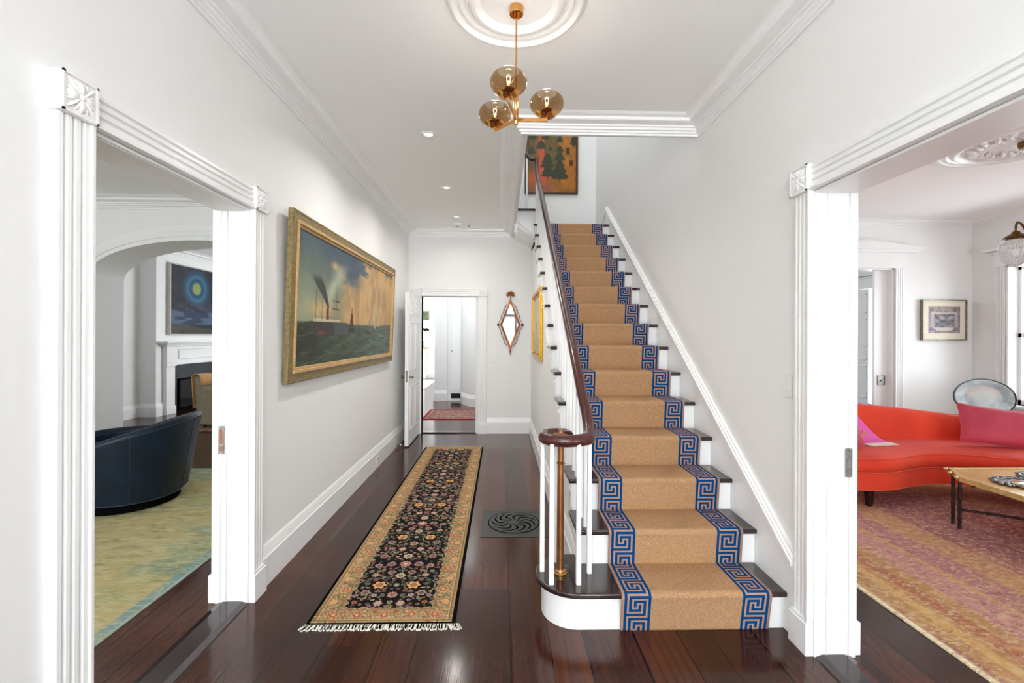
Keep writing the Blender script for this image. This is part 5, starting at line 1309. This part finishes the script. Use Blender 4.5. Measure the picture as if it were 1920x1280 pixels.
for k in range(20): p = Ma @ Vector((-.472, -.355+k*.0108, .36)); mb.tube([p, p+Vector((0, 0, -.06))], .003, n=5)
mb.build('fringe', throw_m, T)['kind'] = 'stuff'
pl = Ma @ Vector((-.515, -.20, .42)); MB().box(pl.x-.018, pl.x+.018, pl.y-.006, pl.y+.002, .42, .47).build('care_label', plastic_m, T)

# ------------------------------------------------------------------ right room
# far doorway casing with entablature
m = MB()
for s, e in ((-1, DX0), (1, DX1)):
    a, b = sorted((e, e+s*.135)); 
    P = [(e+s*(.118-w_)+s*.008, 5.95-d, 0) for w_, d in cas]
    m.extr(P, (0, 0, DZ)); m.box(a, b, 5.90, 5.95, 0, .16)
m.box(DX0-.14, DX1+.14, 5.905, 5.95, DZ, DZ+.03); m.box(DX0-.15, DX1+.15, 5.90, 5.95, DZ+.03, DZ+.20)
cp = (DX0+DX1)/2
m.extr([(DX0-.26, 5.95, DZ+.20), (DX1+.26, 5.95, DZ+.20), (DX1+.30, 5.95, DZ+.235), (DX0-.30, 5.95, DZ+.235)], (0, -.11, 0))
m.extr([(DX0-.31, 5.95, DZ+.235), (DX1+.31, 5.95, DZ+.235), (DX1+.31, 5.95, DZ+.26), (cp, 5.95, DZ+.36), (DX0-.31, 5.95, DZ+.26)], (0, -.13, 0))
struct(m, 'trim_casing_sitting_room', trim_m, 'white fluted casing with a pedimented head round the sitting room doorway', 'door casing', ang=25)
m = MB(); m.box(DX1-.02, DX1, 5.94, 6.11, 0, DZ); m.box(DX0, DX0+.02, 5.94, 6.11, 0, DZ); m.box(DX0, DX1, 5.94, 6.11, DZ-.02, DZ); m.box(DX1-.03, DX1-.02, 6.03, 6.05, 0, DZ-.02)
m.box(DX1-.19, DX1-.02, 6.02, 6.06, 0, DZ-.02)
struct(m, 'trim_jamb_sitting_room', trim_m, 'white jamb with the edge of a pocket door in the sitting room doorway', 'door jamb', bevel=.002)
T = thing('door_lock', (5.12, 6.0, .9), 'square steel lock on the pocket door edge behind the orange sofa', 'lock')
MB().box(5.07, 5.17, 6.005, 6.019, .80, .93).build('case', steel_m, T, bevel=.002); MB().box(5.10, 5.12, 5.998, 6.006, .85, .865).build('thumb_turn', iron_m, T)
# windows
def window(name, lab, y0, y1, z0, z1, nx=2, shut=False):
    mb = MB(); x = XR+.10
    for a, b, c_, d in ((y0, y0+.05, z0, z1), (y1-.05, y1, z0, z1), (y0, y1, z0, z0+.06), (y0, y1, z1-.05, z1), (y0, y1, (z0+z1)/2-.025, (z0+z1)/2+.025)): mb.box(x, x+.045, a, b, c_, d)
    mb.box(x+.01, x+.035, (y0+y1)/2-.012, (y0+y1)/2+.012, z0, z1)
    o = struct(mb, name, trim_m, lab, 'window', bevel=.002)
    MB().box(x+.018, x+.022, y0+.05, y1-.05, z0+.06, z1-.05).build('pane', pane_glass, o)
    mb = MB()
    mb.box(XR-.03, XR+.19, y0-.012, y0+.012, z0, z1); mb.box(XR-.03, XR+.19, y1-.012, y1+.012, z0, z1); mb.box(XR-.03, XR+.19, y0, y1, z1-.012, z1+.006); mb.box(XR-.07, XR+.1, y0-.14, y1+.14, z0-.03, z0)
    for s, e in ((-1, y0-.02), (1, y1+.02)):
        P = [(XR-d, e+s*(.118-w_), z0-.0) for w_, d in cas]; mb.extr(P, (0, 0, z1-z0+.01))
    mb.box(XR-.045, XR, y0-.15, y1+.15, z1+.01, z1+.17); mb.box(XR-.08, XR, y0-.19, y1+.19, z1+.17, z1+.19)
    mb.extr([(XR, y0-.22, z1+.19), (XR-.12, y0-.22, z1+.205), (XR-.13, y0-.22, z1+.235), (XR, y0-.22, z1+.235)], (0, y1-y0+.44, 0))
    mb.build('window_casing', trim_m, o, ang=25)
    return o
w1 = window('window_1', 'tall white sash window at the right of the sitting room', WY0, WY1, WZ0, WZ1)
w2 = window('window_2', 'bright sash window in the room beyond the sitting room doorway', 7.01, 7.84, .32, 2.28)
# folded interior shutter seen in the bright window beyond
mb = MB(); 
sh_ = thing('window_shutter', (6.2, 7.6, .3), 'white panelled shutter folded at the bright window beyond the doorway', 'shutter')
mb.box(XR-.075, XR-.047, 7.58, 7.84, .32, 2.26); mb.build('leaf', balus_m, sh_, bevel=.002)
for z0_, z1_ in ((.40, .95), (1.05, 1.20), (1.28, 1.75), (1.85, 2.18)):
    mb = MB()
    for (a, b, c_, d) in ((7.61, 7.81, z0_, z0_+.012), (7.61, 7.81, z1_-.012, z1_), (7.61, 7.622, z0_, z1_), (7.798, 7.81, z0_, z1_)): mb.box(XR-.083, XR-.074, a, b, c_, d)
    mb.build('panel_moulding', balus_m, sh_)
# framed print
T = thing('framed_print', (5.89, 5.93, 1.405), 'small silver framed mauve print on the sitting room wall', 'picture')
px0, px1, pz0, pz1 = 5.585, 6.185, 1.405, 1.945
mb = MB()
for (a, b, c_, d) in ((px0, px1, pz0, pz0+.014), (px0, px1, pz1-.014, pz1), (px0, px0+.014, pz0+.014, pz1-.014), (px1-.014, px1, pz0+.014, pz1-.014)): mb.box(a, b, 5.895, 5.949, c_, d)
mb.build('frame', silverfr_m, T, bevel=.002)
MB().box(px0+.014, px1-.014, 5.912, 5.94, pz0+.014, pz1-.014).build('mat_board', matboard_m, T)
grid('print', (px0+.085, 5.9112, pz1-.085), (px1-px0-.17, 0, 0), (0, 0, -(pz1-pz0-.18)), print_art(), oil_m, T, back=(0, .0006, 0))
# ceiling medallion right
mc2 = (4.1, 3.52)
pr2 = [(0, -.03), (.07, -.03), (.12, -.012), (.33, -.012), (.345, -.03), (.37, -.035), (.385, -.02), (.40, -.014), (.42, -.022), (.44, -.014), (.455, -.016), (.47, -.026), (.49, -.024), (.51, -.008), (.515, 0), (0, 0)]
mb = MB().lathe(pr2, (mc2[0], mc2[1], CZ-.0005), n=96)
for k in range(22):
    a = 2*PI*k/22; r_ = .25+.02*(k % 2); c_ = (mc2[0]+r_*math.cos(a), mc2[1]+r_*math.sin(a), CZ-.02)
    mb.ell(c_, (.055, .022, .022), M=Matrix.Rotation(a+.5, 3, 'Z'), n=10, m=6); mb.ell((c_[0]-.05*math.cos(a), c_[1]-.05*math.sin(a), CZ-.022), (.03, .014, .02), M=Matrix.Rotation(a-.6, 3, 'Z'), n=8, m=6)
struct(mb, 'trim_medallion_right', trim_m, 'round ceiling medallion with carved leaves in the sitting room', 'ceiling medallion', ang=40)
T = thing('brass_pendant_light', (mc2[0], mc2[1], 2.05), 'brass ceiling light with a ribbed glass shade, at the right edge', 'chandelier')
MB().tube([(4.1, 3.45, CZ-.03), (4.1, 3.45, 2.25)], .008, n=10).build('rod', bronze_m, T)
MB().lathe([(0, -.05), (.05, -.045), (.06, -.02), (.06, 0), (0, 0)], (4.1, 3.45, CZ-.03), n=20).build('canopy', bronze_m, T)
for k, (lx, ly) in enumerate(((3.945, 3.40), (4.34, 3.36), (4.40, 3.62))):
    mb = MB(); mb.tube(catmull([(4.1, 3.45, 2.24), (4.1+(lx-4.1)*.4, 3.45+(ly-3.45)*.4, 2.31), (4.1+(lx-4.1)*.85, 3.45+(ly-3.45)*.85, 2.335), (lx, ly, 2.30), (lx, ly, 2.25)], 6), .008, n=10)
    a = mb.build('arm', bronze_m, T)
    MB().lathe([(0, 2.265), (.02, 2.262), (.03, 2.245), (.062, 2.225), (.074, 2.212), (.070, 2.206), (.055, 2.206), (.055, 2.195), (0, 2.195)], (lx, ly, 0), n=28).build('shade_holder', bronze_m, a)
    g = [(.052, 2.205), (.075, 2.19), (.095, 2.165), (.102, 2.13), (.096, 2.09), (.076, 2.045), (.046, 2.01), (.014, 1.990), (0, 1.988)]
    MB().lathe(g, (lx, ly, 0), n=36, caps=False).build('glass_shade', ribbed_glass, a, ang=60)
    l = bpy.data.lights.new('pendant_bulb_light', 'POINT'); l.energy = 0.12; l.color = (1, .85, .68); l.shadow_soft_size = .02
    lo = bpy.data.objects.new('pendant_bulb_light', l); COL.objects.link(lo); lo.location = (lx, ly, 2.14)

# sofa -----------------------------------------------------------------------
def sofa():
    T = thing('curved_sofa', (3.9, 4.1, 0), 'orange red velvet sofa with a kidney shaped seat in the right room', 'sofa')
    front = [(2.60, 4.10), (2.66, 3.93), (2.80, 3.80), (2.97, 3.735), (3.15, 3.715), (3.33, 3.745), (3.50, 3.81), (3.68, 3.865), (3.88, 3.875), (4.05, 3.84), (4.20, 3.76), (4.36, 3.66), (4.55, 3.56), (4.78, 3.52), (4.98, 3.60), (5.08, 3.78)]
    back = [(5.06, 3.98), (4.92, 4.18), (4.68, 4.32), (4.40, 4.42), (4.05, 4.47), (3.70, 4.50), (3.30, 4.52), (2.95, 4.50), (2.72, 4.40), (2.60, 4.25)]
    F_ = catmull([(a, b, 0) for a, b in front], 5); B_ = catmull([(a, b, 0) for a, b in back], 5)
    ring = [(p.x, p.y) for p in F_]+[(p.x, p.y) for p in B_]
    cx, cy = 3.85, 4.08
    def inset(s):
        out = []; n = len(ring)
        for i in range(n):
            a = Vector(ring[i-1]); b = Vector(ring[(i+1) % n]); d = (b-a).normalized(); nrm = Vector((-d.y, d.x)); out.append((ring[i][0]+nrm.x*s, ring[i][1]+nrm.y*s))
        return out
    def slab(name, zs, m_):   # list of (z, inset)
        mb = MB(); n = len(ring); R_ = [inset(s) for z, s in zs]
        vs = [(p[0], p[1], z) for (z, s), r in zip(zs, R_) for p in r]; fs = []
        for k in range(len(zs)-1):
            for i in range(n): fs.append((k*n+i, k*n+(i+1) % n, (k+1)*n+(i+1) % n, (k+1)*n+i))
        fs += [tuple(range(n))[::-1]]
        # top: fan to centre line
        k = len(zs)-1; o = k*n; c0 = len(vs); vs.append((cx, cy, zs[-1][0]+.004))
        mb.add(vs, fs+[tuple(o+i for i in range(n))] if False else fs)
        nf = len(F_); nb_ = len(B_)
        # bridge the front and back curves
        m2 = 30
        fi = [int(round(j*(nf-1)/m2)) for j in range(m2+1)]; bi = [n-1-int(round(j*(nb_-1)/m2)) for j in range(m2+1)]
        # densify: polygons between rows (front points in between included)
        for j in range(m2):
            a = list(range(fi[j], fi[j+1]+1)); b = list(range(bi[j], bi[j+1]-1, -1))
            mb.f.append(tuple([o+q for q in a]+[o+q for q in b[::-1]])); mb.mi.append(0)
        mb.v = mb.v
        return mb.build(name, m_, T, ang=50)
    slab('base', [(.165, .012), (.175, 0), (.30, 0), (.312, .006)], sofa_m)
    slab('seat_cushion', [(.316, .008), (.326, -.004), (.37, -.010), (.415, -.004), (.435, .010), (.443, .04), (.447, .10)], sofa_m)
    mb = MB(); n = len(ring)
    for z, s in ((.314, -.002), (.430, .0)): mb.tube([(p[0], p[1], z) for p in inset(s)], .006, n=6, closed=True)
    mb.tube([(p[0], p[1], .170) for p in inset(.002)], .005, n=6, closed=True)
    mb.build('piping', pipe_m, T)
    # backrest follows the back curve from the right end round to the left end
    bc = [(5.12, 3.78), (5.06, 3.98), (4.92, 4.18), (4.68, 4.33), (4.40, 4.42), (4.05, 4.47), (3.70, 4.50), (3.30, 4.52), (2.95, 4.49), (2.74, 4.38), (2.62, 4.20), (2.60, 4.02), (2.66, 3.92)]
    C = catmull([(a, b, 0) for a, b in bc], 5); N = len(C); mb = MB(); vs = []; prof_n = 0; top = []
    for i, p in enumerate(C):
        t = (C[min(i+1, N-1)]-C[max(i-1, 0)]).normalized(); nin = Vector((t.y, -t.x, 0))*-1   # towards the seat
        if (Vector((3.9, 4.0, 0))-p).dot(nin) < 0: nin = -nin
        u = i/(N-1); x = p.x
        h = float(np.interp(u, [0, .08, .25, .45, .62, .78, .88, .95, 1], [.46, .56, .655, .745, .805, .80, .74, .62, .47]))
        lean = .05
        out = -nin
        def q(d, z): v = p+nin*d+out*lean*max(0, z-.43)/.38; return (v.x, v.y, z)
        pr = [q(-.03, .30), q(-.045, .5*(h-.3)+.3), q(-.05, h-.06), q(-.035, h-.012), q(-.005, h), q(.03, h-.012), q(.05, h-.05), q(.075, .5*(h-.4)+.4), q(.09, .43), q(.10, .36)]
        prof_n = len(pr); vs += pr; top.append(pr[4])
    k = prof_n; fs = [(i*k+j, (i+1)*k+j, (i+1)*k+j+1, i*k+j+1) for i in range(N-1) for j in range(k-1)]+[tuple(range(k)), tuple(range((N-1)*k, N*k))]
    mb.add(vs, fs); mb.build('backrest', sofa_m, T, ang=60)
    for x, y in ((3.135, 3.80), (4.80, 3.66), (2.90, 4.36), (4.55, 4.28)):
        mb = MB(); a, b = .030, .018
        mb.add([(x-b, y-b, .0115), (x+b, y-b, .0115), (x+b, y+b, .0115), (x-b, y+b, .0115), (x-a, y-a, .168), (x+a, y-a, .168), (x+a, y+a, .168), (x-a, y+a, .168)], [(3, 2, 1, 0), (4, 5, 6, 7), (0, 1, 5, 4), (1, 2, 6, 5), (2, 3, 7, 6), (3, 0, 4, 7)])
        mb.build('leg', dark_m, T, bevel=.002)
sofa()
def pillow(name, lab, M, w_, h_, th, m_):
    T = thing(name, M.translation, lab, 'pillow')
    n = 22; vs = []; fs = []
    for side in (1, -1):
        for j in range(n+1):
            for i in range(n+1):
                u = -1+2*i/n; v = -1+2*j/n
                pin = 1-.07*(1-u*u)*(v*v)-.0; pv = 1-.07*(1-v*v)*(u*u)
                d = th*((1-u**4)*(1-v**4))**.5*(1-.22*math.exp(-(u*u+v*v)*26))
                d += .004*math.sin(7*u+3*v)*(1-u*u)*(1-v*v)
                vs.append(tuple(M @ Vector((u*w_/2*pv, side*d*.5, v*h_/2*pin))))
    q = (n+1)**2
    for j in range(n):
        for i in range(n):
            a = j*(n+1)+i; fs.append((a, a+1, a+n+2, a+n+1)); fs.append((q+a, q+a+n+1, q+a+n+2, q+a+1))
    mb = MB().add(vs, fs); o = mb.build('cover', m_, T, ang=120)
    rim = [(-1+2*i/n, -1) for i in range(n)]+[(1, -1+2*i/n) for i in range(n)]+[(1-2*i/n, 1) for i in range(n)]+[(-1, 1-2*i/n) for i in range(n)]
    pts_ = [M @ Vector((u*w_/2*(1-.07*(1-v*v)*(u*u)), 0, v*h_/2*(1-.07*(1-u*u)*(v*v)))) for u, v in rim]
    MB().tube(pts_, .005, n=6, closed=True).build('piping', m_, T)
    return T
Mp = Matrix.Translation((4.56, 4.07, .625)) @ Matrix.Rotation(math.radians(-14), 4, 'Z') @ Matrix.Rotation(math.radians(-20), 4, 'X') @ Matrix.Rotation(math.radians(7), 4, 'Y')
pillow('pink_pillow', 'rectangular rose pink velvet pillow at the right of the orange sofa', Mp, .60, .36, .17, pinkvel_m)
Mp = Matrix.Translation((3.07, 4.02, .605)) @ Matrix.Rotation(math.radians(24), 4, 'Z') @ Matrix.Rotation(math.radians(-24), 4, 'X')
pillow('pink_pillow', 'pink velvet pillow at the left end of the orange sofa, below the throw', Mp, .42, .36, .15, pinkvel_m)
T = thing('magenta_throw', (3.2, 4.3, .45), 'bright magenta throw with white fringe draped at the left of the sofa', 'throw')
mb = MB(); prof = [(3.30, 4.535, .80), (3.33, 4.500, .828), (3.37, 4.455, .815), (3.45, 4.425, .74), (3.54, 4.40, .64), (3.62, 4.365, .53), (3.655, 4.31, .470), (3.65, 4.22, .460), (3.64, 4.17, .458)]
ribbon(mb, catmull(prof, 4), (-.30, -.05, .006), n=10, wav=.003); o = mb.build('cloth', pinkthrow_m, T, ang=80); s_ = o.modifiers.new('t', 'SOLIDIFY'); s_.thickness = .008
mb = MB()
for k in range(28):
    x = 3.635-k*.0106; y = 4.17-k*.0018; mb.tube([(x, y, .462), (x+.018, y-.035, .458), (x+.028+.008*math.sin(k*2), y-.068, .456)], .0046, n=5)
o = mb.build('fringe', fringe_m, T); o['kind'] = 'stuff'; o['label'] = 'white fringe'
MB().box(3.50, 3.545, 4.325, 4.333, .50, .535).build('care_label', throw_m, T)

# round lustre plate on a stand behind the sofa
T = thing('plate_stand', (5.48, 5.05, 0), 'slim black console table behind the sofa under the big plate', 'console table')
MB().box(5.1, 5.86, 4.92, 5.2, .52, .55).build('tabletop', dark_m, T, bevel=.003)
for x in (5.13, 5.83):
    for y in (4.95, 5.17): MB().box(x-.015, x+.015, y-.015, y+.015, .0115, .52).build('leg', dark_m, T)
T = thing('lustre_plate', (5.485, 5.08, .55), 'large round grey lustre plate standing upright behind the orange sofa', 'plate')
H_ = 64; Mp = Matrix.Translation((5.485, 5.03, .765)) @ Matrix.Rotation(math.radians(-12), 4, 'X')
img = plate_col(H_, H_)
vs = []; fs = []; cols = []
NR, NA = 22, 64
for i in range(NR+1):
    r_ = i/NR
    for j in range(NA):
        a = 2*PI*j/NA; dep = (.018 if r_ < .62 else .018-.018*(r_-.62)/.38)-(.0 if r_ < .985 else -.004)
        vs.append(Mp @ Vector((.362*r_*math.cos(a), dep, .212*r_*math.sin(a))))
        cols.append(img[int((.5-.5*r_*math.sin(a))*(H_-1)), int((.5+.5*r_*math.cos(a))*(H_-1))])
for i in range(NR):
    for j in range(NA): fs.append((i*NA+j, i*NA+(j+1) % NA, (i+1)*NA+(j+1) % NA, (i+1)*NA+j))
o = MB().add(vs, fs).build('dish', plate_m, T, ang=60); cl = np.array(cols)/255; cl = np.where(cl <= .04045, cl/12.92, ((cl+.055)/1.055)**2.4)
at = o.data.color_attributes.new('paint', 'FLOAT_COLOR', 'POINT'); at.data.foreach_set('color', np.hstack([cl, np.ones((len(cl), 1))]).astype(np.float32).ravel())
s_ = o.modifiers.new('t', 'SOLIDIFY'); s_.thickness = .008
MB().tube([Mp @ Vector((.362*math.cos(2*PI*j/64), -.002, .212*math.sin(2*PI*j/64))) for j in range(64)], .006, n=8, closed=True).build('rim', iron_m, T)

# coffee table -----------------------------------------------------------------
T = thing('coffee_table', (3.95, 3.0, 0), 'low honey coloured coffee table with gilt rim and black bamboo legs', 'coffee table')
tp = [(3.40, 3.30), (3.40, 2.60), (3.55, 2.44), (4.55, 2.44), (4.70, 2.60), (4.70, 3.36), (4.55, 3.52), (3.54, 3.52)]
cxt, cyt = 4.05, 2.98
def shrink(P, k): return [(cxt+(x-cxt)*k, cyt+(y-cyt)*k) for x, y in P]
MB().extr([(x, y, .395) for x, y in shrink(tp, .985)], (0, 0, .014)).build('tabletop', tabletop_m, T, bevel=.003)
mb = MB(); n = 8; a_ = tp; b_ = shrink(tp, .955)
vs = [(x, y, .380) for x, y in a_]+[(x, y, .417) for x, y in a_]+[(x, y, .417) for x, y in b_]+[(x, y, .409) for x, y in b_]
fs = []
for i in range(n):
    j = (i+1) % n; fs += [(i, j, n+j, n+i), (n+i, n+j, 2*n+j, 2*n+i), (2*n+i, 2*n+j, 3*n+j, 3*n+i)]
mb.add(vs, fs)
for (x, y) in ((3.40, 3.31), (3.53, 3.52), (3.46, 3.42)): mb.ell((x-.006, y+.002, .408), (.028, .016, .010), M=Matrix.Rotation(.8, 3, 'Z'))
mb.build('gilt_rim', tableedge_m, T, bevel=.002)
def bamboo(mb, p0, p1, r, k=5):
    P0, P1 = Vector(p0), Vector(p1); pts_ = []; rs = []
    for i in range(k*6+1):
        t = i/(k*6); pts_.append(P0.lerp(P1, t)); rs.append(r*(1.22 if i % 6 == 0 else 1.0))
    mb.tube(pts_, rs, n=10)
for lx, ly, ox, oy in ((3.445, 3.335, .05, .10), (4.60, 3.40, .04, -.05), (3.48, 2.58, .05, .04), (4.6, 2.58, -.04, .04)):
    mb = MB(); bamboo(mb, (lx, ly, .0115), (lx, ly, .395), .0115); bamboo(mb, (lx+ox, ly+oy, .0115), (lx+ox, ly+oy, .395), .0115); mb.build('leg', dark_m, T, ang=60)
mb = MB(); bamboo(mb, (3.45, 3.34, .155), (4.6, 2.58, .155), .009, 9); bamboo(mb, (4.6, 3.40, .135), (3.48, 2.58, .135), .009, 9); mb.build('stretcher', dark_m, T, ang=60)
T = thing('ornate_dish', (3.66, 3.14, .409), 'ornate grey pewter dish with an oval gilt centre on the coffee table', 'dish')
mb = MB(); r_ = random.Random(4)
for k in range(60):
    a = 2*PI*k/60; rr = .155+.02*math.sin(k*1.7); mb.ell((3.70+rr*1.0*math.cos(a), 3.14+rr*.72*math.sin(a), .418+.003*r_.random()), (.024, .013, .008), M=Matrix.Rotation(a+r_.random(), 3, 'Z'), n=8, m=5)
mb.lathe([(0, 0), (.15, 0), (.155, .006), (.09, .012), (0, .010)], (3.70, 3.14, .4095), n=32, sy=.72); mb.build('rim', pewter_m, T, ang=60)
MB().lathe([(0, 0), (.085, 0), (.09, .006), (.07, .010), (0, .012)], (3.675, 3.11, .421), n=28, sy=.55).build('oval_centre', shell_m, T)
T = thing('ornate_candle_tray', (3.93, 3.28, .409), 'curly pewter ornament lying behind the ornate dish on the coffee table', 'ornament')
mb = MB()
for k in range(36):
    a = 2*PI*k/36; mb.ell((3.97+.12*math.cos(a), 3.26+.09*math.sin(a), .420+.006*r_.random()), (.03, .014, .011), M=Matrix.Rotation(a+r_.random()*1.5, 3, 'Z'), n=8, m=5)
mb.lathe([(0, 0), (.12, 0), (.10, .01), (0, .012)], (3.97, 3.26, .4095), n=24, sy=.75); mb.build('body', pewter_m, T, ang=60)
